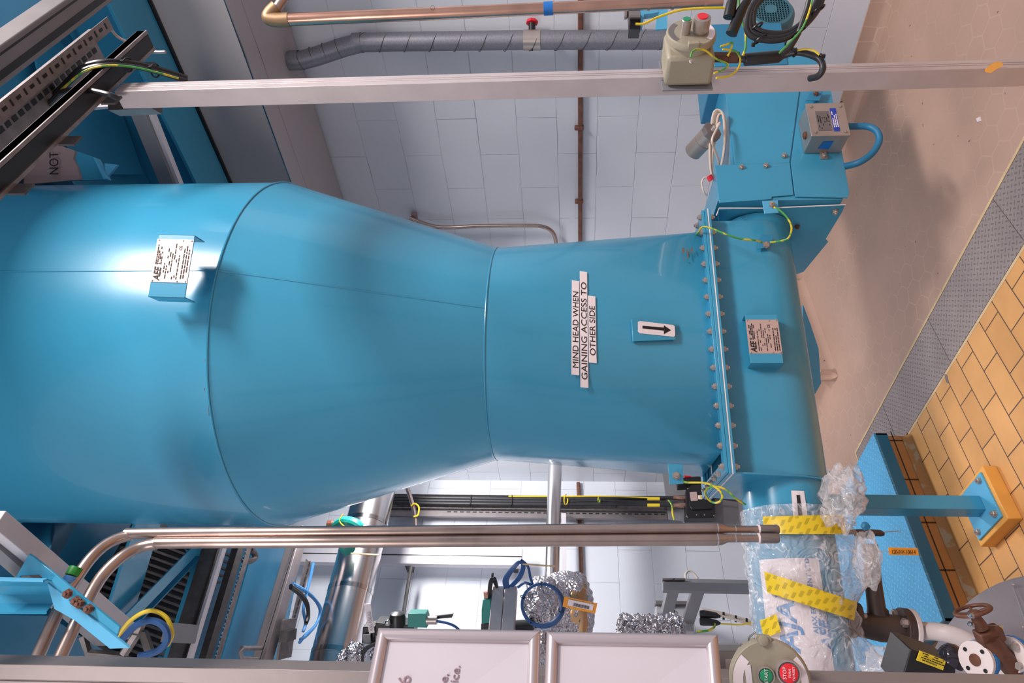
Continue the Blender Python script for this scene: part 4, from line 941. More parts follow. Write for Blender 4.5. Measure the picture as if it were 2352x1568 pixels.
obj('profile', pbar((690, 1215), (598, 1535), 3.02, .10, .06), ALU, t, bev=.002); obj('groove', pbar((689, 1215), (592, 1530), 2.989, .004, .002), BLACK, t)
obj('clamp', B().tube([Pz(x, y, 3.0) for x, y in ((600,1488),(556,1488),(552,1495),(556,1512),(596,1514),(600,1525))], .010, 8), GALV, t)
t = thing('cable_tray', 'short perforated tray with blue cables beside the aluminium trunking', 'cable tray', Pz(690, 1400, 2.95))
obj('tray_base', pbar((708, 1288), (662, 1480), 2.99, .07, .004), GALV, t); obj('tray_end', pbar((665, 1420), (652, 1512), 2.96, .16, .012), GALV, t, bev=.002)
obj('end_box', B().bar(Pz(650, 1462, 2.94), Pz(672, 1455, 2.94), .05, .04), GALV_D, t)
for i in range(9):
    c_ = Pz(709-4.9*i, 1300+18*i, 2.985); obj('slot', B().bar(c_, c_+X1*.03, .008, .003), BLACK, t)
cb2 = thing('cable_bundle', 'light blue and black cables looping out of the trunking left of the vessel', 'cable', Pz(720, 1380, 2.9))
for k, pts in enumerate((((672,1340),(700,1355),(722,1375),(735,1400),(728,1430),(705,1458),(690,1468)), ((676,1345),(705,1360),(730,1385),(737,1405),(725,1435),(700,1460),(688,1475)), ((720,1292),(712,1330),(702,1370),(697,1400),(702,1430),(696,1450)))):
    obj('blue_cable', B().tube(crv([Pz(x, y, 2.93) for x, y in pts]), .0085, 8), CABL, cb2)
for k in range(2): obj('black_cable', B().tube(crv([Pz(x, y+4*k, 2.90) for x, y in ((668,1345),(690,1362),(705,1385),(708,1410),(703,1428))]), .010, 8), RUBBER, cb2)
# vertical white trunking against the back wall
t = thing('aluminium_trunking', 'bright grooved aluminium trunking standing upright before the back wall', 'trunking', PY(1200, 1280, 4.05))
pa_ = PY(1199, 1281, 4.08); b = B().prism([V3((pa_.x+dx, 4.06+dy, pa_.z)) for dx, dy in ((-.06,0),(.06,0),(.06,.05),(-.06,.05))], (0, 0, 1.55)); obj('profile', b, ALU_W, t, bev=.002)
b = B().prism([V3((pa_.x+dx, 4.058, pa_.z)) for dx in (-.004, .002)]+[V3((pa_.x+dx, 4.0605, pa_.z)) for dx in (.002, -.004)], (0, 0, 1.55)); obj('groove', b, BLACK, t)
obj('wall_packer', B().box((pa_.x, 4.14, PY(938, 1300, 4.1).z), .13, .09, .04), GALV_D, t)
obj('wall_packer', B().box((pa_.x, 4.18, pa_.z+.05), .05, .14, .03), GALV_D, t)
# silver insulated duct
t = thing('insulated_pipe', 'large polished silver clad pipe passing behind the vessel to the lower left', 'pipe', PY(810, 1330, 3.55))
c_ = PY(812, 1330, 3.55); b = B().tube([V3((.2, 3.55, c_.z)), V3((2.35, 3.55, c_.z))], .122, 48); obj('cladding', b, BRIGHT, t)
for y, x in ((1337, 815), (1484, 778), (1180, 850)): q_ = PY(x, y, 3.42); obj('band', B().tube([V3((q_.x-.012, 3.55, c_.z)), V3((q_.x+.012, 3.55, c_.z))], .1245, 48), CHROME, t)
t = thing('teal_clamp', 'teal and copper pipe clamp between the vessel and the silver clad pipe', 'clamp', PF(800, 1200, 3.43))
b = B().tube(crv(pf((770,1207,3.50),(790,1196,3.46),(815,1200,3.43),(830,1212,3.43))), .024, 10); obj('clamp_body', b, TEAL, t)
obj('nut', B().lathe(PF(752, 1203, 3.50), DN, [(.020, 0), (.023, .025), (.015, .038)], 10), BRONZE, t)
obj('tag_wire', B().tube(crv(pf((788,1180,3.43),(780,1196,3.42),(790,1208,3.42))), .003, 6), YELLOW, t)
t = thing('teal_cap', 'teal cap with a pale cane end below the steel pipes on the silver clad pipe', 'cap', PF(795, 1264, 3.50))  # a teal cap of no known function
b = B().lathe(PF(798, 1250, 3.54), (PF(798,1264,3.43)-PF(798,1250,3.54)), [(.046, 0), (.043, .06), (.025, .07)], 10); obj('cap_body', b, TEAL, t); obj('cane', B().tube(pf((806,1271,3.43),(870,1274,3.43)), .0045, 6), CONC, t)
cable('thin_conduit', [PY(x, y, 4.0) for x, y in ((935,1120),(945,1150),(952,1178),(955,1210))], .015, STEEL_P, 'thin steel conduit in front of the upright cable tray', 'conduit')
cable('thin_conduit', [PY(x, y, 4.02) for x, y in ((945,1300),(936,1350),(926,1415))], .012, GALV_D, 'thin dark conduit crossing the shaded part of the back wall', 'conduit')
cable('tie_wire', [PY(x, y, 3.98) for x, y in ((944,1162),(952,1156),(962,1164),(960,1182),(950,1186))], .006, YELLOW, 'yellow and green tie around the thin steel conduit', 'wire')
# upright cable tray with cables
ty0, ty1 = PY(1540, 1165, 4.17).z, 2.85
tx = PY(1400, 1160, 4.17).x
t = thing('cable_tray', 'upright slotted cable tray with black cables on the back wall', 'cable tray', (tx, 4.18, ty0))
b = B()
for dx in (-.053, .053): b.box((tx+dx, 4.165, (ty0+ty1)/2), .003, .05, ty1-ty0)
b.box((tx, 4.19, (ty0+ty1)/2), .108, .003, ty1-ty0); obj('tray_body', b, GALV, t)
b = B().box((tx-.085, 4.17, (ty0+.02+ty1)/2), .045, .02, ty1-ty0-.04); obj('strut_side', b, ALU_D, t)
for i in range(34):
    z = ty0+.06+i*.045
    if z < ty1: obj('slot', B().box((tx-.072, 4.158, z), .006, .004, .026), BLACK, t)
cbn = thing('cable_bundle', 'black power cables with a yellow wire strapped into the upright tray', 'cable', (tx, 4.15, 1.3))
z_in = PY(1545, 1150, 4.1).z
for k, (dx, ye) in enumerate(((.022, 1142), (0, 1150), (-.022, 1160))):
    e = PY(1560, 1143 if k < 1 else 1160, 4.08)
    obj('cable', B().tube(crv([V3((tx+dx, 4.13, 2.85)), V3((tx+dx, 4.13, 2.2)), V3((tx+dx*.9, 4.13, 1.7)), V3((tx+dx*1.0, 4.11, 1.3)), e]), .0125, 10), RUBBER, cbn)
obj('wire', B().tube(crv([V3((tx+.03, 4.115, 2.0)), V3((tx+.035, 4.115, 1.6)), V3((tx+.03, 4.10, 1.3)), PY(1500, 1143, 4.07)]), .005, 6), YELLOW, cbn)
for x in (1275, 1300, 1376):
    q_ = PY(x, 1147, 4.07); obj('coil_wire', B().torus(q_, V3((.2, .3, 1)), .035 if x != 1376 else .02, .004, 20, 6, 0, 1.6*pi), EARTH if x == 1376 else YELLOW, cbn)
for x in (1080, 1175, 1415): q_ = PY(x, 1150, 4.10); obj('cable_tie', B().box(V3((tx, 4.125, q_.z)), .075, .03, .006), BLACK, cbn)
for y in (1145, 1160): obj('cable_marker', B().tube([PY(1487, y, 4.05), PY(1515, y, 4.05)], .0115, 8), YELLOW, cbn, 'yellow marker sleeve')
# grey plate and black junction box
t = thing('junction_box', 'black junction box with copper glands on a grey plate at the back wall', 'junction box', PY(1610, 1190, 4.1))
obj('mounting_plate', B().prism([PY(x, y, 4.14) for x, y in ((1522,1088),(1690,1085),(1700,1210),(1536,1192))], (0, .01, 0)), GREYP, t, bev=.002)
obj('case', B().prism([PY(x, y, 4.03) for x, y in ((1575,1124),(1588,1113),(1630,1110),(1641,1120),(1643,1178),(1640,1188),(1580,1190),(1575,1180))], (0, .10, 0)), BLACK, t, bev=.004)
obj('case_face', B().prism([PY(x, y, 4.02) for x, y in ((1583,1124),(1633,1122),(1636,1168),(1590,1170),(1583,1160))], (0, .012, 0)), BLACK, t, bev=.002)
for x, y, c_ in ((1594,1139,WHITE),): 
    lb = obj('rating_label', B().prism([PY(a_, c2, 4.015) for a_, c2 in ((1584,1130),(1600,1129),(1603,1149),(1587,1150))], (0, .004, 0)), PLATE, t)
obj('hazard_label', B().prism([PY(a_, c2, 4.015) for a_, c2 in ((1603,1137),(1613,1137),(1613,1146),(1604,1146))], (0, .004, 0)), WHITE, t)
obj('hazard_mark', B().prism([PY(a_, c2, 4.013) for a_, c2 in ((1605,1141),(1612,1138),(1612,1145))], (0, .002, 0)), YELLOW, t)
for y in (1143, 1160): obj('gland', B().tube([PY(1546, y, 4.07), PY(1556, y, 4.07), PY(1558, y, 4.07), PY(1576, y, 4.07)], [.0145, .0145, .017, .017], 10), COPPER, t)
for x, y in ((1580,1122),(1637,1118),(1577,1186),(1640,1184),(1600,1182),(1618,1182)): put('screw', SCREW, t, PY(x, y, 4.02), track(-Y1))
obj('top_box', B().prism([PY(x, y, 4.06) for x, y in ((1556,1098),(1620,1092),(1622,1108),(1558,1112))], (0, .08, 0)), BLACK, t, bev=.002)
obj('red_part', B().prism([PY(x, y, 4.05) for x, y in ((1572,1089),(1588,1088),(1588,1094),(1573,1094))], (0, .02, 0)), RED, t)
cable('earth_wire', [PY(x, y, 4.0) for x, y in ((1535,1148),(1543,1160),(1545,1180),(1549,1195))], .006, EARTH, 'yellow earth tail hanging from the grey plate', 'wire')
cable('cable', [PY(x, y, 4.02) for x, y in ((1640,1142),(1665,1145),(1700,1150))], .009, RUBBER, 'black cable leaving the black junction box behind the flange', 'cable')
# horizontal silver pipe with foil vessel
t = thing('level_pipe', 'smooth silver pipe running level to the foil wrapped valve', 'pipe', PY(1271, 1200, 3.7))
c_ = PY(1271, 1200, 3.7); e_ = PY(1271, 1345, 3.7); obj('pipe_run', B().tube([V3((2.45, 3.7, c_.z)), V3((e_.x, 3.7, c_.z))], .0435, 32), BRIGHT, t)
obj('support_rail', B().prism([PY(x, y, 4.1) for x, y in ((1289,1178),(1300,1178),(1301,1345),(1290,1345))], (0, .03, 0)), ALU_W, t)
def lump(c0, rx, ry, rz, amp, mt, name, label, cat, parent=None, seg=40, sc_=7, power=2, ax=None):
    b = B(); rings = []; ex, ey, ez = ax or (RT, FH, Z)
    for i in range(1, 24):
        th = pi*i/24; row = []
        for j in range(seg):
            ph = 2*pi*j/seg; s1, c1_ = sin(th), cos(th)
            sg = lambda v: (abs(v)**(2/power))*(1 if v > 0 else -1)
            p = ex*(rx*sg(s1)*sg(cos(ph)))+ey*(ry*sg(s1)*sg(sin(ph)))+ez*(rz*sg(c1_))
            n_ = noise.noise(p*sc_/max(rx, rz)*.35)+.6*noise.noise(p*sc_/max(rx, rz))
            row.append(b.bm.verts.new(V3(c0)+p*(1+amp*n_)))
        rings.append(row)
    for i in range(len(rings)-1):
        for j in range(seg): b.bm.faces.new((rings[i][j], rings[i][(j+1) % seg], rings[i+1][(j+1) % seg], rings[i+1][j]))
    b.bm.faces.new(rings[0][::-1]); b.bm.faces.new(rings[-1])
    if parent: return obj(name, b, mt, parent, label)
    return single(name, b, mt, label, cat)
t = thing('foil_wrapped_valve', 'crumpled foil wrapped valve body with a brown tinged side', 'valve', PF(1290, 1400, 3.1))
lump(PF(1300, 1400, 3.2), .16, .14, .13, .13, FOIL, 'foil_wrap', None, None, t, power=3)
lump(PF(1245, 1385, 3.05), .11, .10, .085, .16, FOIL, 'foil_wrap', None, None, t, power=2.6)
lump(PF(1325, 1400, 3.18), .13, .12, .06, .08, mat('tinged_foil', (190, 150, 110), .35, .8, .5, 30, .3, 6), 'side_wrap', 'brown tinged foil', None, t, power=3)
lump(PF(1247, 1500, 3.1), .14, .05, .022, .12, FOIL, 'foil_tail', None, None, t, power=2.5, sc_=20)
cl_ = thing('cable_loop', 'coiled dark blue cable loop hanging in front of the foil', 'cable coil', PF(1245, 1388, 2.8))
for k in range(3): obj('cable_turn', B().torus(PF(1244+k*1.5, 1388+k, 2.78+.01*k), FH*-1+RT*.1, .083+.003*k, .006, 40, 8), CABB, cl_)
for a_ in (0, 1.2, 2.6, 4.4): ztie(cl_, PF(1244, 1388, 2.78)+RT*(.085*cos(a_))+Z*(.085*sin(a_)), RT*-sin(a_)+Z*cos(a_), .011)
tg = thing('cable_tag', 'orange plastic tag with white barcode sticker hanging on the blue cable loop', 'tag', PF(1335, 1390, 2.7))
q_ = [PF(x, y, 2.72) for x, y in ((1296,1370),(1372,1386),(1367,1409),(1292,1393))]; obj('tag_body', B().prism(q_, FH*.004), ORT, tg)
q_ = [PF(x, y, 2.715) for x, y in ((1306,1376),(1364,1388),(1361,1402),(1303,1390))]; tl = obj('sticker', B().prism(q_, FH*.004), WHITE, tg)
b = B()
for k in range(14):
    f = k/13; x = 1318+34*f; y = 1388+7*f; b.prism([PF(x, y-3, 2.712), PF(x+1.2, y-3, 2.712), PF(x+.6, y+4, 2.712), PF(x-.6, y+4, 2.712)], FH*.002)
o_ = obj('bar_marks', b, BLACKP, tl)
text(tl, '1E1T-R010-0708', PF(1311, 1381, 2.712), PF(1356,1390,2.712)-PF(1311,1381,2.712), RT, .012, BLACKP) if 0 else None
# double extrusion running to the camera left
t = thing('aluminium_extrusion', 'two dull aluminium profiles side by side with cables coming out of the open end', 'extrusion', PF(1160, 1400, 2.8))
pE = [PF(x, 1345, 2.9) for x in (1131, 1159, 1188)]; dE = -X1*.9
for i in range(2):
    a_, c_ = pE[i], pE[i+1]; b = B().prism([a_, c_-(c_-a_)*.03, c_-(c_-a_)*.03+Y1*.06, a_+Y1*.06], dE); obj('profile', b, ALU_P, t, bev=.003)
cb3 = thing('cable_bundle', 'dark blue and black cables rising out of the double aluminium profile', 'cable', PF(1180, 1320, 2.85))
for k in range(3): obj('blue_cable', B().tube(crv(pf((1160+4*k,1350,2.9),(1158+4*k,1330,2.86),(1175+3*k,1305,2.84),(1192+2*k,1290,2.84),(1200+k*2,1300,2.85),(1190+3*k,1325,2.88),(1172+3*k,1345,2.9))), .0065, 8), CABB, cb3)
for k in range(2): obj('black_cable', B().tube(crv(pf((1142,1350,2.9),(1136-5*k,1328,2.87),(1128-3*k,1340,2.87),(1126-3*k,1365,2.88),(1126-2*k,1385,2.88))), .007, 8), RUBBER, cb3)
obj('blue_cable', B().tube(crv(pf((1196,1285,2.85),(1212,1300,2.85),(1218,1325,2.84),(1222,1342,2.82),(1205,1338,2.82),(1190,1348,2.84))), .006, 8), CABB, cb3)
cable('cane', pf((1200,1295,2.84),(1275,1300,2.84)), .004, CONC, 'thin pale cane sticking out by the dark blue cables', 'cane')
# proximity switches
t = thing('valve_actuator', 'teal proximity switch beside the double aluminium profile', 'actuator', PF(1118, 1410, 2.85))
obj('switch_body', B().prism(pf((1109,1378,2.85),(1127,1376,2.85),(1127,1430,2.85),(1106,1432,2.85),(1106,1400,2.85)), FH*.05), TEAL, t, bev=.002)
obj('fin', B().prism(pf((1129,1316,2.88),(1134,1316,2.88),(1127,1380,2.88),(1121,1378,2.88)), FH*.01), BLACK, t)
obj('gland', B().tube(pf((1116,1358,2.87),(1118,1377,2.87)), .012, 8), COPPER, t); obj('base', B().prism(pf((1105,1432,2.87),(1128,1431,2.87),(1128,1455,2.87),(1104,1455,2.87)), FH*.05), BLACK, t, bev=.002)
obj('hose', B().tube(pf((1185,1440,2.95),(1225,1438,2.95)), .03, 12), RUBBER, t)
t = thing('valve_positioner', 'black valve positioner with domed cap and teal switch above the left poster frame', 'actuator', PF(910, 1430, 2.9))
obj('dome', B().lathe(PF(913, 1428, 2.9), Z*-.0+RT, [(.034, -.03), (.036, .02), (.030, .038), (.012, .046)], 24), BLACK, t, 'black domed cap')
obj('switch_body', B().prism(pf((937,1409,2.9),(978,1409,2.9),(981,1420,2.9),(981,1442,2.9),(936,1440,2.9)), FH*.05), TEAL, t, bev=.002)
obj('gland', B().tube(pf((980,1424,2.91),(1004,1424,2.91)), .018, 12), STEEL, t)
obj('fin', B().prism(pf((1000,1415,2.92),(1042,1410,2.92),(1038,1418,2.92),(1003,1421,2.92)), FH*.01), BLACK, t)
obj('cable', B().tube(crv(pf((1003,1426,2.9),(1025,1430,2.9),(1045,1438,2.9),(1060,1452,2.9))), .006, 8), CABB, t)
obj('body', B().prism(pf((862,1430,2.95),(950,1436,2.95),(950,1460,2.95),(860,1460,2.95)), FH*.08), BLACK, t, bev=.004)
obj('side_unit', B().prism(pf((833,1440,2.95),(862,1438,2.95),(862,1480,2.95),(830,1478,2.95)), FH*.07), BLACK, t, bev=.004)
obj('side_plate', B().prism(pf((834,1458,2.93),(850,1457,2.93),(851,1478,2.93),(833,1477,2.93)), FH*.01), GREYP, t)
obj('steel_ball', B().lathe(PF(891, 1430, 2.86), RT, [(.003,-.014),(.012,-.008),(.014,0),(.012,.008),(.003,.014)], 16), CHROME, t)
for k in range(2): obj('hose', B().tube(crv(pf((862,1478,2.88),(842-4*k,1490,2.88),(832-3*k,1510,2.88),(836-3*k,1530,2.88))), .008, 8), RUBBER, t)
tg = thing('cable_tag', 'white tag with black number standing beside the black valve positioner', 'tag', PF(848, 1420, 2.85))
tgb = obj('tag_body', B().prism(pf((836,1387,2.85),(851,1386,2.85),(860,1452,2.85),(848,1455,2.85)), FH*.003), WHITE, tg)
d_ = (PF(845,1388,2.84)-PF(853,1452,2.84)).normalized()
text(tgb, 'XV-10632', PF(857, 1450, 2.84), d_, Z, .021, GREYP)
for i_, (x, y, rr) in enumerate(((815,1505,.045),(868,1500,.03),(792,1512,.03))): lump(PF(x, y, 2.9), rr*1.2, .05, rr, .2, FOIL, 'foil_scrap', ['crumpled foil wrap at the foot of the silver clad pipe', 'small crumpled foil behind the left poster frame corner', 'crumpled foil end against the grey frame rail'][i_], 'foil', sc_=9)
# grey frame on back wall
t = thing('grey_wall_frame', 'grey painted frame with one upright rail and two arms to the back wall', 'frame', PY(1640, 1345, 3.55))
pr0 = PY(1521, 1343, 3.5); pr1 = PY(1760, 1343, 3.5); b = B().prism([V3((pr0.x+dx, 3.48+dy, pr0.z)) for dx, dy in ((-.035,0),(.0,-.02),(.035,.015),(.035,.04),(-.035,.04))], (0, 0, pr1.z-pr0.z)); obj('upright', b, GREYP, t, bev=.002)
for x in (1547, 1606): z = PY(x, 1360, 3.5).z; obj('arm', B().bar((pr0.x-.01, 3.52, z), (pr0.x-.01, YB, z), .045, .062), GREYP, t, bev=.002)
for x in (1536, 1560): obj('rail_insert', B().prism([PY(x-14, 1331, 3.45), PY(x+14, 1330, 3.45), PY(x+14, 1327, 3.45), PY(x-14, 1327, 3.45)], (0, .03, 0)), ALU_D, t)
cable('wire_loop', [PY(x, y, 3.5) for x, y in ((1575,1330),(1575,1318),(1582,1311),(1592,1315),(1603,1328))], .006, COIL, 'beige wire looped over the grey frame rail', 'wire')
t = thing('grey_enclosure', 'light grey enclosure with black handwritten number behind the grey frame arms', 'enclosure', PY(1550, 1420, 4.0))
obj('box', B().prism([PY(x, y, 3.95) for x, y in ((1507,1382),(1592,1384),(1594,1450),(1507,1450))], (0, .2, 0)), BOXG, t, bev=.003)
obj('lid_rail', B().prism([PY(x, y, 3.92) for x, y in ((1505,1378),(1594,1380),(1594,1388),(1505,1386))], (0, .05, 0)), ALU_D, t, bev=.002)
text(t, '-231', PY(1553, 1425, 3.94), X1, Z, .065, BLACKP, xs=.8)
cb4 = thing('cable_bundle', 'beige wires with black sleeves running down beside the grey enclosure', 'cable', PY(1660, 1420, 3.8))
for k in range(5): obj('wire', B().tube(crv([PY(x, y+2.2*k, 3.9-.01*k) for x, y in ((1612,1398),(1640,1402),(1680,1412),(1728,1426+k*.4))]), .0042, 6), COIL, cb4)
for k in range(2): obj('sleeve', B().tube([PY(1608, 1410+17*k, 3.85), PY(1615, 1410+17*k, 3.85), PY(1645, 1413+17*k, 3.85), PY(1655, 1416+15*k, 3.85)], [.02, .023, .017, .006], 10), RUBBER, cb4)
obj('yellow_wire', B().tube(crv([PY(x, y, 3.84) for x, y in ((1655,1432),(1675,1433),(1700,1434),(1728,1430))]), .004, 6), YELLOW, cb4)
obj('earth_wire', B().tube(crv([PY(x, y, 3.84) for x, y in ((1600,1450),(1625,1448),(1640,1440),(1642,1430))]), .006, 6), EARTH, cb4)
for x in (1662, 1690, 1715): obj('cable_tie', B().bar(PY(x, 1402+(x-1650)*.27, 3.87), PY(x, 1420+(x-1650)*.2, 3.87), .005, .012), BLACK, cb4)
t = thing('foil_wrapped_pipe', 'short foil wrapped pipe lying just above the right poster frame', 'pipe', PF(1500, 1440, 3.0))
for i_, (x, rr) in enumerate(((1440,.030),(1468,.036),(1495,.038),(1522,.034),(1550,.030))): lump(PF(x, 1446, 3.0), .055, .06, rr*1.5, .28, FOIL, 'foil_wrap', None, None, t, sc_=14, power=3)

# ================================================================== STEEL PIPES, LEFT FRAME PARTS
FS = 1.60
for nm, pts, tail, lab in (('a', ((62,1575,1.37),(90,1500,1.40),(150,1368,1.46),(175,1328,1.49),(210,1280,1.53),(250,1246,1.57),(300,1228,1.60),(350,1224,FS),(1000,1219,FS),(1640,1213,FS)), ((1655,1214,FS),(1672,1216,FS),(1744,1216,FS)), 'rear of the two paired stainless pipes, with the green tape band'),
                     ('b', ((108,1580,1.34),(135,1515,1.37),(195,1390,1.44),(235,1322,1.50),(280,1278,1.54),(320,1257,1.57),(360,1248,1.58),(420,1246,1.58),(1000,1243,1.58),(1640,1239,1.58)), ((1655,1238,1.58),(1672,1236,1.58),(1744,1236,1.58)), 'front of the two paired stainless pipes bending to the lower left')):
    t = thing('steel_pipe', lab, 'pipe', PF(1744, tail[2][1], tail[2][2]))
    P = crv(pf(*pts), 6); obj('pipe_run', B().tube(P+pf(*tail), [.0138]*len(P)+[.0138, .0092, .0090], 24), STEEL_P, t)
    obj('weld_ring', B().tube(pf((1646, tail[0][1], tail[0][2]), (1649, tail[0][1], tail[0][2])), .0144, 24), BRIGHT, t)
    obj('weld_ring', B().tube(pf((1688, tail[2][1], tail[0][2]), (1690, tail[2][1], tail[0][2])), .0098, 24), BRIGHT, t)
    n0 = PF(1745, tail[2][1], tail[2][2]); n1_ = PF(1784, tail[2][1], tail[2][2]); n2_ = PF(1789, tail[2][1], tail[2][2])
    obj('coupling_nut', B().tube([n0, n1_, n2_], [.0115, .0115, .0095], 10), ALU_D, t); obj('collar', B().tube(pf((1741, tail[2][1], tail[2][2]), (1745, tail[2][1], tail[2][2])), .0122, 20), WHITE, t)
    if nm == 'a':
        obj('tape_band', B().tube(pf((165,1322,1.483),(176,1304,1.495)), .0152, 20), GREENT, t, 'green tape'); obj('tape_band', B().tube(pf((156,1338,1.473),(163,1325,1.481)), .0146, 20), CABL, t, 'pale blue tape')
t = thing('white_rail', 'pale aluminium rail slanting across the lower left corner behind the pipes', 'rail', PF(150, 1330, 1.62))
obj('profile', B().bar(Pz(-20, 1192, 2.75), Pz(290, 1450, 2.75), .042, .04), ALU_W, t, bev=.002)
obj('grey_rail', B().bar(Pz(-20, 1238, 2.78), Pz(240, 1470, 2.78), .03, .04), GREYP, t)  # second bar in plain grey beside the pale profile
t = thing('angle_bracket', 'blue steel angle bracket with four bolts at the lower left', 'bracket', PF(200, 1400, 1.36))
ag = obj('upper_flange', B().prism(pf((66,1272,1.40),(78,1280,1.39),(275,1440,1.36),(268,1462,1.36),(105,1338,1.38),(92,1320,1.38),(48,1322,1.39),(44,1328,1.39),(36,1325,1.39)), FH*.006), BLUE, t, bev=.001)
obj('lower_flange', B().prism(pf((108,1338,1.375),(297,1488,1.35),(252,1490,1.35),(172,1425,1.36),(124,1398,1.37)), FH*.006-Z*.001), BLUE_L, t, bev=.001)
for x, y in ((157,1363),(176,1380),(184,1386),(205,1398)): put('bolt', BOLTR, ag, PF(x, y, 1.365), track(-FH+RT*.3))
t = thing('hanger_channel', 'blue rounded channel hanger at the left edge of the picture', 'channel', PF(60, 1370, 1.36))
b = B(); pr_ = [(1329,1.36),(1334,1.38),(1345,1.40),(1365,1.41),(1385,1.40),(1405,1.37),(1409,1.36)]
for i in range(6):
    (y0, d0), (y1, d1) = pr_[i], pr_[i+1]; b.prism([PF(-20, y0, d0), PF(104+(16 if 0 < i < 5 else 0), y0+1, d0), PF(104+(16 if 0 < i+1 < 5 else 0), y1+1, d1), PF(-20, y1, d1)], FH*.004)
obj('channel_body', b, BLUE, t); obj('edge_lip', B().bar(PF(-20, 1329, 1.355), PF(104, 1332, 1.355), .004, .012), BLUE_L, t)
single('steel_plate', B().prism([Pz(x, y, 2.9) for x, y in ((-20,1412),(110,1414),(250,1500),(190,1560),(-20,1560))], Z*.01), BLUE_D, 'blue plate behind the steel pipes in the lower left corner', 'plate')
t = thing('clamp_assembly', 'dark clamp and strut pieces beneath the yellow and blue cable arcs', 'clamp', PF(310, 1480, 1.7))
for pts, m_ in ((((190,1460),(205,1500),(290,1508)), GALV_D), (((300,1450),(330,1455),(345,1500)), GALV_D), (((285,1500),(318,1450),(326,1430)), GALV)): obj('arm', B().tube(pf(*[(x, y, 1.7) for x, y in pts]), .012, 6), m_, t)
cable('cable', pf((262,1475,1.62),(300,1425,1.62),(345,1402,1.62),(382,1418,1.62),(395,1455,1.62),(384,1482,1.62)), .0055, YELLOW, 'yellow cable arching at the lower left')
cable('cable', pf((270,1480,1.60),(310,1438,1.60),(348,1425,1.60),(378,1440,1.60),(384,1470,1.60),(360,1495,1.60),(320,1506,1.60)), .0085, CABB, 'thick dark blue cable looping under the yellow one')

# ================================================================== PLASTIC WRAPPED TUBE END
# film bag around the tube; rings follow the sagging outline of the bag
def uofy(y): return (Pm(1820, y, 'v', 0)-AX).dot(U)
rows_ = [(1176,1748,1905),(1190,1745,1928),(1215,1742,1962),(1245,1728,1990),(1275,1726,2012),(1310,1742,2014),(1345,1746,1995),(1380,1742,1972),(1410,1738,1966),(1440,1742,1976),(1470,1745,1990),(1500,1760,2022),(1530,1775,2052),(1560,1790,2085),(1600,1800,2110),(1640,1800,2120)]
BAG = []
for y, xt, xb in rows_:
    u = uofy(y); zt_ = Pm(xt, y, 'v', 0).z; zb_ = Pm(xb, y, 'v', -.03).z
    BAG.append((u, zt_, zb_))
BAG.sort()
def bag_at(u):
    if u <= BAG[0][0]: return BAG[0][1:]
    for (a, b1, b2), (c_, d1, d2) in zip(BAG, BAG[1:]):
        if a <= u <= c_:
            f = (u-a)/(c_-a); return b1+(d1-b1)*f, b2+(d2-b2)*f
    return BAG[-1][1:]
bag = thing('plastic_wrap', 'clear crumpled plastic film wrapped round the open end of the blue conveyor tube', 'plastic wrap', M(-.8, 0, .7))
def bag_ring(u, grow=0, wr=1, noise_amp=.012, seg=72):
    zt_, zb_ = bag_at(u); out = []
    ztop = max(zt_, cc+.142)+grow; zbot = min(zb_, cc-.145)-grow
    for k in range(seg):
        a_ = 2*pi*k/seg; rv = .152+grow; ca, sa_ = cos(a_), sin(a_)
        zz = cc+(ztop-cc)*sa_ if sa_ > 0 else cc+(cc-zbot)*sa_
        nar = 1 if sa_ > 0 else 1-.45*min(1, max(0, (cc-zbot-.16)/.2))*(-sa_)**2
        p = V3((u*9, 4*cos(a_), 4*sin(a_))); nz = noise.noise(p)*.9+1.1*abs(noise.noise(V3((u*22, 3*cos(a_)+u*8, 3*sin(a_)+4))))+.5*abs(noise.noise(p*3.1))-.45
        f = 1+noise_amp*nz*8*wr
        out.append(M(u, -rv*ca*f*nar, cc+(zz-cc)*f))
    return out
b = B(); us = [BAG[0][0]+(BAG[-1][0]-BAG[0][0]+.0)*i/90 for i in range(91)]; rr_ = []
for u in us:
    pin = min(1, abs(u-uofy(1206))/.05, 1); rr_.append([b.bm.verts.new(p) for p in bag_ring(u, .003, .25+.75*pin)])
for i in range(90):
    for k in range(72): b.bm.faces.new((rr_[i][k], rr_[i][(k+1) % 72], rr_[i+1][(k+1) % 72], rr_[i+1][k]))
obj('film', b, FILM, bag, sharp=3)
# loose ear of film sticking out
def crumple(name, cpx, F_, rx, rz, amp, parent, seed, stretch=1.0):
    b = B(); c_ = PF(cpx[0], cpx[1], F_); rings = []
    for i in range(1, 18):
        th = pi*i/18; row = []
        for j in range(28):
            ph = 2*pi*j/28; p = RT*(rx*cos(th))+Z*(rz*sin(th)*cos(ph))+FH*(.05*sin(th)*sin(ph))
            q = V3((cos(th)*2+seed, sin(th)*cos(ph)*2, sin(th)*sin(ph)*2)); f = 1+amp*(noise.noise(q)+.8*abs(noise.noise(q*2.1)))
            row.append(b.bm.verts.new(c_+p*f))
        rings.append(row)
    for i in range(len(rings)-1):
        for j in range(28): b.bm.faces.new((rings[i][j], rings[i][(j+1) % 28], rings[i+1][(j+1) % 28], rings[i+1][j]))
    return obj(name, b, FILM, parent, sharp=3)
crumple('film_ear', (1935, 1145), 2.0, .085, .050, .55, bag, 3)
crumple('film_ear', (1955, 1110), 2.0, .040, .030, .6, bag, 8)
crumple('film_bulge', (1992, 1285), 1.98, .075, .030, .35, bag, 14)
crumple('film_bulge', (2040, 1545), 1.7, .05, .06, .4, bag, 21)
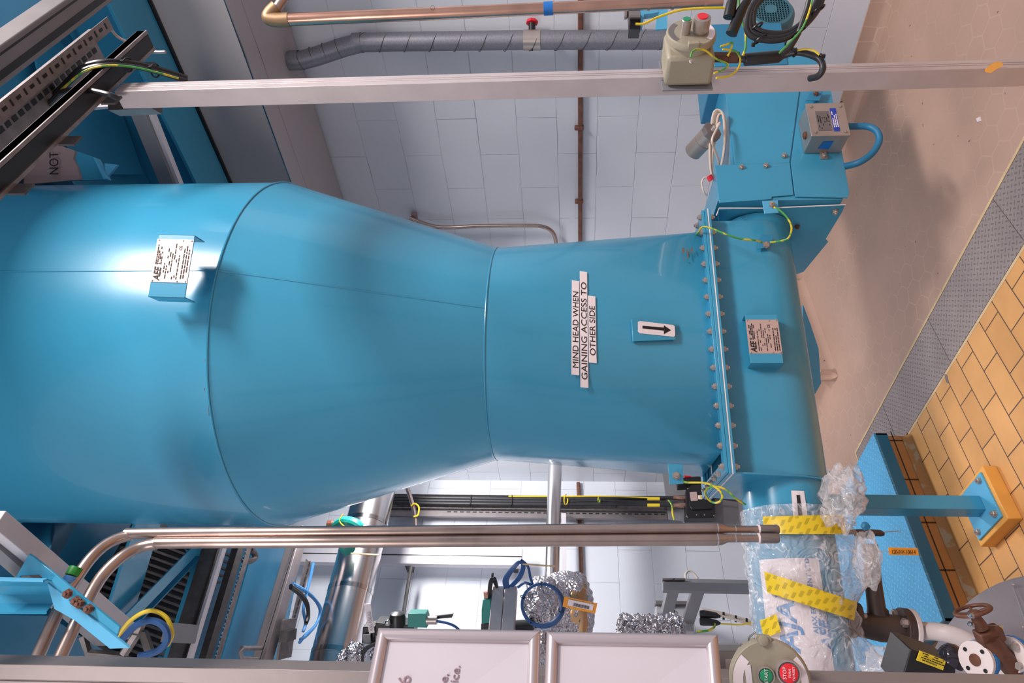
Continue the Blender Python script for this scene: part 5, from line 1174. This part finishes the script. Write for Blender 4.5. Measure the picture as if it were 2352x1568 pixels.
def on_bag(px, py, grow=.006):
    d = ray(px, py).normalized(); lo = None
    for i in range(900):
        p = O+d*(1.0+i*.0022); q = p-AX; u = q.dot(U); vv = q.dot(V); zt_, zb_ = bag_at(u)
        ztop = max(zt_, cc+.142)+grow+.003; zbot = min(zb_, cc-.145)-grow-.003
        hz_ = (ztop-cc) if p.z > cc else (cc-zbot)
        k_ = (vv/(.152+grow+.003))**2+((p.z-cc)/hz_)**2
        if lo is None or k_ < lo[0]: lo = (k_, p.copy())
        if k_ < 1: return p
    return lo[1]
tb = gridpatch(bag, [(1752,1186),(1938,1181),(1944,1226),(1754,1226)], on_bag, TAPE, 'yellow_tape', 'printed yellow tape band', nx=30, ny=6, lift=.004, uvs=(.30, .055))
tb = gridpatch(bag, [(1755,1312),(1968,1382),(1962,1424),(1762,1360)], on_bag, TAPE, 'yellow_tape', 'printed yellow tape band', nx=30, ny=6, lift=.006, uvs=(.33, .055))
tb = gridpatch(bag, [(1745,1425),(1783,1410),(1794,1450),(1755,1466)], on_bag, TAPE, 'yellow_tape', 'printed yellow tape piece', nx=10, ny=8, lift=.006, uvs=(.055, .06))
# label stuck on the tube under the film
b = B(); 
def on_surf(u, a_, r=.1378): return M(u, -r*cos(a_), cc+r*sin(a_))
def ua(px, py):
    p = on_tube(px, py, .1378); q = p-AX; return q.dot(U), atan2(p.z-cc, -q.dot(V))
u_r, a_b = ua(1880, 1282); u_l, _ = ua(1893, 1543); a_t = radians(62); u_l -= .0
sheet = obj('supplier_sheet', B(), WHITE, bag) if 0 else None
b = B(); nx, ny = 20, 14; gv = [[b.bm.verts.new(on_surf(u_l+(u_r-u_l)*i/nx, a_b+(a_t-a_b)*j/ny)) for j in range(ny+1)] for i in range(nx+1)]
for i in range(nx):
    for j in range(ny): b.bm.faces.new((gv[i][j], gv[i+1][j], gv[i+1][j+1], gv[i][j+1]))
sh = obj('supplier_sheet', b, WHITE, c, 'white sheet with blue lettering')
def wraptext(parent, s, u0, a0, size, mt, off=0, shear=0, xs=1, r=.1386):
    cu = bpy.data.curves.new('t', 'FONT'); cu.body = s; cu.size = size; cu.offset = off; cu.shear = shear; cu.resolution_u = 4
    o = bpy.data.objects.new('t', cu); C.objects.link(o); bpy.context.view_layer.update()
    me = bpy.data.meshes.new_from_object(o.evaluated_get(bpy.context.evaluated_depsgraph_get())); bpy.data.objects.remove(o)
    bm = bmesh.new(); bm.from_mesh(me); bmesh.ops.triangulate(bm, faces=bm.faces)
    for _ in range(4):
        le = [e for e in bm.edges if e.calc_length() > .012]
        if not le: break
        bmesh.ops.subdivide_edges(bm, edges=le, cuts=1); bmesh.ops.triangulate(bm, faces=bm.faces)
    bm.to_mesh(me); bm.free()
    for v in me.vertices:
        x, y = v.co.x*xs, v.co.y; v.co = on_surf(u0+x, a0+y/.1378, r)-ORG[parent.name]
    me.name = 'lettering'; me.materials.clear(); me.materials.append(mt)
    q = bpy.data.objects.new('lettering', me); C.objects.link(q); q.parent = parent; ORG[q.name] = ORG[parent.name]; return q
u0, a0 = ua(1910, 1492); wraptext(sh, 'AEE', u0, a0, .042, INK, off=.0012, shear=.3, xs=1.05)
u1, a1 = ua(1880, 1455); wraptext(sh, 'AJAX EQUIPMENT LTD.', u1, a1, .020, INK, off=.0004, xs=1.02)
wraptext(sh, 'STREET  LAND. BL2 2AR', u1, a1-.12, .0115, INK); wraptext(sh, '01204 3', u1+.02, a1-.22, .0115, INK)
u2, a2_ = ua(1838, 1500); wraptext(sh, 'AJAX', u2, a2_, .075, INK, off=.0015, xs=1.15, shear=.2)

# ================================================================== BROWN TEE, WHITE PIPE, HANDLE, TAG
FT = 2.08; KT = 1.2
t = thing('pipe_tee', 'dark brown flanged pipe tee with long branch near the plastic wrapped tube', 'pipe tee', PF(2020, 1440, FT))
obj('body', B().tube(pf((1968,1430,FT),(1985,1436,FT),(2020,1441,FT),(2068,1444,FT)), [.038,.036,.041,.040], 28), DARKP, t)
obj('branch', B().tube(pf((2022,1440,FT),(2019,1410,FT+.02),(2016,1409,FT+.02),(2016,1404,FT+.02),(2013,1395,FT+.02),(2005,1330,FT+.05),(1998,1250,FT+.09)), [.030,.030,.032,.032,.027,.025,.024], 28), DARKP, t)
obj('flange', B().tube(pf((2068,1444,FT),(2086,1446,FT)), .062, 36), DARKP, t, bev=.002)
obj('flange', B().tube(pf((1952,1420,FT),(1966,1424,FT)), .053, 36), DARKP, t, bev=.002)
axf = (PF(2086,1446,FT)-PF(2068,1444,FT)).normalized(); e1 = axf.cross(FH).normalized(); e2 = axf.cross(e1)
for k in range(4):
    a_ = pi/4+pi/2*k; o_ = e1*(.047*cos(a_))+e2*(.047*sin(a_)); p_ = PF(2056,1443,FT)+o_
    obj('stud', B().tube([p_, p_+axf*.082], .0078, 10), STEEL, t); obj('nut', B().tube([p_+axf*.004, p_+axf*.017], .0138, 6), STEEL, t)
for y in (1412, 1455): obj('stud', B().tube(pf((1966,y,FT-.02),(1990,y+2,FT-.02)), .008, 8), STEEL, t)
t = thing('white_pipe', 'white plastic pipe with flange curving down from the dark brown tee', 'pipe', PF(2200, 1460, 1.7))
obj('flange', B().tube([PF(2087,1446,FT), PF(2087,1446,FT)+axf*.016], .062, 36), WHPIPE, t, bev=.003)
obj('pipe_run', B().tube(crv(pf((2098,1448,FT),(2112,1449,FT),(2150,1450,2.03),(2200,1462,1.98),(2245,1488,1.90),(2285,1525,1.80),(2330,1575,1.70))), [.0255]*49, 24), WHPIPE, t)
obj('pipe_hub', B().tube(pf((2300,1535,1.84),(2352,1528,1.78)), [.012, .02], 16), WHPIPE, t)
t = thing('lever_handle', 'dark lever handle with a bare wire below the yellow tape band', 'handle', PF(1990, 1227, 2.16))
obj('grip', B().tube(pf((1945,1222,2.16),(1965,1221,2.16),(1990,1222,2.16),(2022,1224,2.16),(2030,1226,2.16)), [.007,.008,.0105,.0105,.006], 12), DARKP, t)
obj('pivot', B().tube(crv(pf((2005,1234,2.16),(1985,1230,2.18),(1965,1226,2.17))), .007, 10), BRONZE, t)
obj('bare_wire', B().tube(pf((2025,1222,2.16),(2070,1219,2.16)), .0012, 6), COPPER, t)
obj('bolt_head', B().lathe(PF(1986, 1207, 1.9), -FH, [(.012, 0), (.012, .01), (.008, .014)], 6), HOSE, t)
t = thing('valve_tag', 'orange tag reading 120-HV-10614 hanging on a bead chain', 'tag', PF(2075, 1266, 1.8))
tq = [PF(x, y, 1.8) for x, y in ((2041,1257),(2107,1259),(2111,1275),(2043,1274))]; tb_ = obj('tag_body', B().prism(tq, FH*.002), ORT, t)
dwn = (PF(2107,1274,1.8)-PF(2043,1273,1.8)).normalized()
# text runs towards image right (world down)
nrm_ = -FH; upv = nrm_.cross(dwn).normalized()
text(tb_, '120-HV-10614', PF(2046,1271,1.797)+nrm_*.002, dwn, upv, .0160, BLACKP, xs=.66)
for k in range(12): obj('bead', B().lathe(PF(2012+2.6*k, 1266, 1.8)-Z*.0, Z, [(.0004,-.0014),(.0014,0),(.0004,.0014)], 8), STEEL, t)
# clad round vessel at lower right
a_, b_, c3 = Pz(2210, 1395, .32), Pz(2272, 1349, .32), Pz(2352, 1322, .32)
ax1, ay1, bx1, by1, cx1, cy1 = a_.x, a_.y, b_.x, b_.y, c3.x, c3.y
d_ = 2*(ax1*(by1-cy1)+bx1*(cy1-ay1)+cx1*(ay1-by1))
ux = ((ax1**2+ay1**2)*(by1-cy1)+(bx1**2+by1**2)*(cy1-ay1)+(cx1**2+cy1**2)*(ay1-by1))/d_
uy = ((ax1**2+ay1**2)*(cx1-bx1)+(bx1**2+by1**2)*(ax1-cx1)+(cx1**2+cy1**2)*(bx1-ax1))/d_
rad = sqrt((ax1-ux)**2+(ay1-uy)**2); print('clad vessel', ux, uy, rad)
t = thing('clad_vessel', 'round aluminium clad vessel top at the lower right corner', 'vessel', (ux, uy, 0))
CLV = mat('vessel_cladding', (165, 155, 158), .38, .7, .02, 5, .06, 3)
obj('cladding', B().lathe((ux, uy, 0), Z, [(rad, 0), (rad, .32), (rad*.985, .326), (rad*.5, .345), (.01, .352)], 96), CLV, t)
for x, y in ((2328,1343),(2350,1440)): put('rivet', SCREW, t, Pz(x, y, .334))
s0, s1_ = Pz(2322,1335,.332), Pz(2352,1420,.339); obj('seam', B().tube([s0, s1_], .0012, 6), GREYP, t)
# globe valve
t = thing('globe_valve', 'rusty brown globe valve with spoked handwheel near the clad vessel', 'valve', PF(2270, 1450, 1.5))
wc = PF(2234, 1402, 1.5); wa = (PF(2234,1402,1.5)-PF(2262,1460,1.52)).normalized(); wa = (wa*.9-FH*.12+Z*.25).normalized()
wn = RT*.9+FH*.2+Z*.3; wn.normalize()
hw = obj('handwheel', B().torus(wc, wn, .036, .0042, 40, 10), BRONZE, t, 'spoked handwheel'); e1 = wn.orthogonal().normalized(); e2 = wn.cross(e1)
for k in range(4): obj('spoke', B().tube([wc-wn*.006, wc+(e1*cos(k*pi/2+.4)+e2*sin(k*pi/2+.4))*.034], .0032, 6), BRONZE, hw)
obj('hub', B().lathe(wc-wn*.012, wn, [(.014, 0), (.014, .008), (.010, .012)], 20), BRONZE, hw)
stem0 = wc-wn*.01; obj('yoke', B().tube([stem0, PF(2246,1425,1.5), PF(2256,1442,1.5)], [.010,.012,.014], 12), BRONZE, t)
obj('bonnet', B().box(PF(2272,1458,1.5), .052, .034, .030, (RT*.35-Z*.94, FH, RT*.94+Z*.35)), BRONZE, t, bev=.004)
obj('body', B().tube(pf((2268,1462,1.5),(2290,1495,1.5),(2318,1525,1.5),(2330,1545,1.5)), [.024,.024,.022,.018], 20), BRONZE, t)
for x, y in ((2228,1412),(2228,1432)): obj('gland_bolt', B().lathe(PF(x, y, 1.46), -FH, [(.006, 0), (.006, .006), (.003, .012)], 8), CHROME, t)
for i_, (x, y, s_, lab) in enumerate(((2318,1503,1,'blue and white bolted flange pair at the right of the globe valve'), (2240,1515,1.05,'blue and white open flange with bolt holes under the white pipe'))):
    t = thing('pipe_flange', lab, 'flange', PF(x, y, 1.5)); a_ = (Z*-.85+FH*.45-RT*.12).normalized(); c_ = PF(x, y, 1.5)
    obj('flange_plate', B().lathe(c_, a_, [(.037*s_, 0), (.037*s_, .010), (.022*s_, .012)], 36), WHPIPE, t, bev=.001); obj('flange_back', B().lathe(c_+a_*.012, a_, [(.038*s_, 0), (.038*s_, .012)], 36), BLUE_R if 0 else mat('flange_blue_%d' % i_, (25, 110, 175), .4), t, bev=.001)
    e1 = a_.orthogonal().normalized(); e2 = a_.cross(e1)
    obj('bore', B().cyl(c_-a_*.002, c_+a_*.001, .012*s_), BRONZE, t)
    for k in range(4):
        o_ = e1*(.027*cos(k*pi/2+.5))+e2*(.027*sin(k*pi/2+.5)); obj('bolt_hole' if i_ else 'bolt', B().cyl(c_+o_-a_*(.0015 if i_ else .01), c_+o_+a_*.001, .0045 if i_ else .0075, seg=10), BLACK if i_ else STEEL, t)
t = thing('actuator_box', 'black box with yellow label and smoked dome below the white pipe', 'actuator', PF(2130, 1530, 1.55))
obj('box', B().prism(pf((2092,1490,1.55),(2197,1528,1.55),(2190,1580,1.55),(2066,1580,1.55)), FH*.10), BLACK, t, bev=.003)
yl = obj('yellow_label', B().prism(pf((2113,1494,1.545),(2173,1517,1.545),(2166,1539,1.545),(2105,1516,1.545)), FH*.002), YELLOW, t, 'yellow label with black print')
dwn = (PF(2171,1538,1.545)-PF(2110,1516,1.545)).normalized(); upv = (-FH).cross(dwn).normalized()
marks(yl, PF(2116,1496,1.543)-FH*.0015, (PF(2173,1517,1.545)-PF(2113,1494,1.545)).normalized(), -((-FH).cross((PF(2173,1517,1.545)-PF(2113,1494,1.545)).normalized())) if 0 else (PF(2113,1494,1.545)-PF(2105,1516,1.545)).normalized(), .058, 4, .005, .0022, BLACKP, .8)
obj('dome', B().lathe(PF(2185,1512,1.56), (RT*.8-Z*.45-FH*.2), [(.030, -.005), (.030, .010), (.025, .022), (.014, .030), (.004, .032)], 24), GLASS, t, 'smoked indicator dome')
cable('tag_wire', pf((2268,1435,1.5),(2285,1436,1.5),(2302,1433,1.5),(2298,1440,1.5)), .0008, STEEL, 'thin steel wire holding a small yellow tag on the globe valve', 'wire')
single('valve_tag', B().prism(pf((2298,1438,1.5),(2304,1440,1.5),(2300,1462,1.5),(2292,1466,1.5)), FH*.002), YELLOW, 'small yellow tag beside the globe valve', 'tag')
# floor scraps
single('floor_scrap', B().prism([Pz(x, y, .0) for x, y in ((2244,272),(2252,268),(2254,278),(2247,280))], Z*.004), WHITE, 'tiny white scrap lying on the brown floor', 'scrap')
single('floor_scrap', B().prism([Pz(x, y, .0) for x, y in ((2170,858),(2176,862),(2180,880),(2174,878))], Z*.002), GALV, 'small grey strip at the edge of the orange tiles', 'scrap')

# ================================================================== FOREGROUND: LEFT RAIL, FRAMES, STATION
f0 = PF(-40, 1501.5, 1.0); f1 = PF(2400, 1549, 1.0); dv = (f1-f0).normalized(); fe = f0+dv*(f0.z/(-dv.z))
t = thing('frame_post', 'broad grey aluminium post along the bottom edge of the picture', 'post', fe)
prf = [(0,-.03),(0,0),(.08,0),(.08,-.03),(.0255,-.03),(.0255,-.0285),(.0235,-.0285),(.0235,-.03)]
obj('profile', B().prism([f0-RT*a_+FH*c_ for a_, c_ in prf], fe-f0), mat('frame_aluminium', (140, 129, 127), .45, .35, .03, 60, .06, 12), t, bev=.0008)
def snapframe(label, TL, BL, TL2, BL2, texts):
    """TL/BL: right-hand end (upper px list), TL2/BL2: further left; extrapolated"""
    A_, B_, C_, D_ = TL, BL, BL2, TL2
    k = 2.6; C2 = B_+(C_-B_)*k; D2 = A_+(D_-A_)*k
    rt_ = (A_-D2).normalized(); up_ = (A_-B_).normalized(); n_ = rt_.cross(up_).normalized()
    t = thing('poster_frame', label, 'frame', (B_+C2)/2)
    wdt = .0165
    def rail(p, q, inn):
        d = (q-p).normalized(); L_ = (q-p).length; b = B(); prof = [(0, 0), (0, .004), (.003, .0075), (.0075, .0095), (.012, .008), (wdt, .003), (wdt, 0)]; vs = []
        for a_, h_ in prof: vs.append((b.bm.verts.new(p+inn*a_+d*a_+n_*h_), b.bm.verts.new(q+inn*a_-d*a_+n_*h_)))
        for i in range(len(prof)): j = (i+1) % len(prof); b.bm.faces.new((vs[i][0], vs[i][1], vs[j][1], vs[j][0]))
        b.bm.faces.new([v[0] for v in vs]); b.bm.faces.new([v[1] for v in vs][::-1]); obj('frame_rail', b, SNAP, t, sharp=.9)
    rail(A_, B_, -rt_); rail(D2, A_, -up_); rail(C2, B_, up_); rail(D2, C2, rt_)
    pp = [A_, B_, C2, D2]; b = B().prism([p-n_*.002 for p in (A_-rt_*.01-up_*.01, B_-rt_*.01+up_*.01, C2+rt_*.01+up_*.01, D2+rt_*.01-up_*.01)], n_*.004); ps_ = obj('poster', b, PAPER, t)
    for s_, px, py, sz_ in texts:
        r_ = ray(px, py); P = O+r_*((A_+n_*.0022-O).dot(n_)/r_.dot(n_)); text(ps_, s_, P, rt_, up_, sz_, INKG, align='RIGHT')
    return t
snapframe('left silver snap frame holding a white poster with grey words', PF(871,1443,.90), PF(1242,1449,.90), PF(846,1568,.862), PF(1239,1568,.862), (('6', 945, 1550, .024), ('ee,', 1030, 1546, .0155), ('vice.', 1057, 1527, .0155)))
snapframe('right silver snap frame holding a blank white poster', PF(1256,1452,.90), PF(1647,1458,.90), PF(1251,1568,.862), PF(1657,1568,.862), ())
# second control station
sc2 = PF(1768, 1562, .92)
st = thing('control_station', 'round khaki control station with START and STOP buttons at the bottom edge', 'control station', sc2+FH*.1)
n2 = (-FH*.93+RT*.22+Z*.12).normalized(); tx2 = (RT-n2*RT.dot(n2)).normalized(); uz2 = n2.cross(tx2); uz2 = uz2 if uz2.z > 0 else -uz2
b = B().lathe(sc2, n2, [(.046, -.05), (.046, -.012), (.0535, -.008), (.0535, .004), (.051, .008)], 64); cap = obj('cover', b, OLIVE, st, bev=.0006)
obj('housing', B().lathe(sc2, n2, [(.040, -.08), (.044, -.05)], 40), OLIVE, st)
P_ = sc2+n2*.0083
b = B().prism([P_+tx2*a_+uz2*c_ for a_, c_ in ((.058,.017),(.058,-.001),(.053,-.004),(.044,.001),(.044,.013),(.053,.019))], -n2*.012); lk = obj('locking_lug', b, OLIVE, st, bev=.001)
obj('lock_screw', B().lathe(P_+tx2*.052+uz2*.008, n2, [(.0068, 0), (.0068, .003), (.006, .0035)], 24), OLIVE, lk)
ringlabel(cap, P_, n2, uz2, tx2, .036, .0495, radians(-60), radians(40), WHITE, 'scale_label'); ringlabel(cap, P_, n2, -uz2, tx2, .040, .0495, radians(-60), radians(45), WHITE, 'rating_label')
lbq = [P_+uz2*a_+tx2*c_ for a_, c_ in ((.034,.018),(.026,.020),(.018,-.06),(.026,-.062))]
lb = obj('tag_label', B().prism(lbq, n2*.0006), WHITE, cap); text(lb, 'P-G-C02', lbq[2]+uz2*.0022+n2*.0008+tx2*.022, (lbq[1]-lbq[2]), (lbq[3]-lbq[2])*-1 if 0 else uz2, .0085, BLACKP)
def button(cx, cy, r0, r1, hgt, m_, words, nm):
    r_ = ray(cx, cy); ce = O+r_*((P_-O).dot(n2)/r_.dot(n2))
    obj('button_guard', B().lathe(ce, n2, [(r0, -.001), (r0*1.02, hgt*.8), (r0*.97, hgt), (r0*.86, hgt), (r0*.84, hgt-.002)], 40, cap=False), STEEL, st)
    bb_ = obj(nm, B().lathe(ce, n2, [(r0*.85, hgt-.0025), (r1, hgt-.002), (r1, hgt-.0005), (r1*.9, hgt)], 40), m_, st)
    obj('button_ring', B().lathe(ce, n2, [(r0*.86, hgt-.003), (r1*1.02, hgt-.003), (r1*1.02, hgt-.0015), (r0*.86, hgt-.0015)], 40), GREYP, st)
    for s_, dy, sz_ in words: text(bb_, s_, ce+n2*(hgt+.0002)+uz2*dy, tx2, uz2, sz_, WHITE, align='CENTER', th=.0001)
button(1757, 1547, .0115, .0085, .012, GREEN, (('START', -.002, .0062),), 'start_button')
button(1808, 1540, .0165, .0120, .014, RED, (('STOP', .0035, .0065), ('TURN', -.0022, .0042), ('TO RESET', -.0072, .0040)), 'stop_button')
kr = thing('key_clips', 'small shiny metal clips beside the lower khaki control station', 'clip', PF(1720, 1470, .97))
for pts in (((1699,1495),(1703,1478),(1714,1484)), ((1718,1480),(1722,1462),(1736,1450),(1736,1462),(1724,1478)), ((1740,1470),(1744,1456),(1736,1464))): obj('clip', B().tube(pf(*[(x, y, .96) for x, y in pts]), .0014, 8), CHROME, kr)
t = thing('station_plate', 'grey metal backing plate behind the lower khaki control station', 'plate', PF(1680, 1540, 1.0))
obj('plate', B().prism(pf((1647,1494,1.0),(1705,1494,1.0),(1716,1480,1.0),(1716,1600,1.0),(1647,1600,1.0)), FH*.004), ALU_D, t); obj('fold', B().prism(pf((1643,1480,1.0),(1700,1480,1.0),(1700,1495,1.0),(1643,1495,1.0)), FH*.006), GREYP, t)
obj('embossed_label', B().prism(pf((1667,1514,.998),(1690,1514,.998),(1694,1600,.998),(1671,1600,.998)), FH*.002), ALU, t)
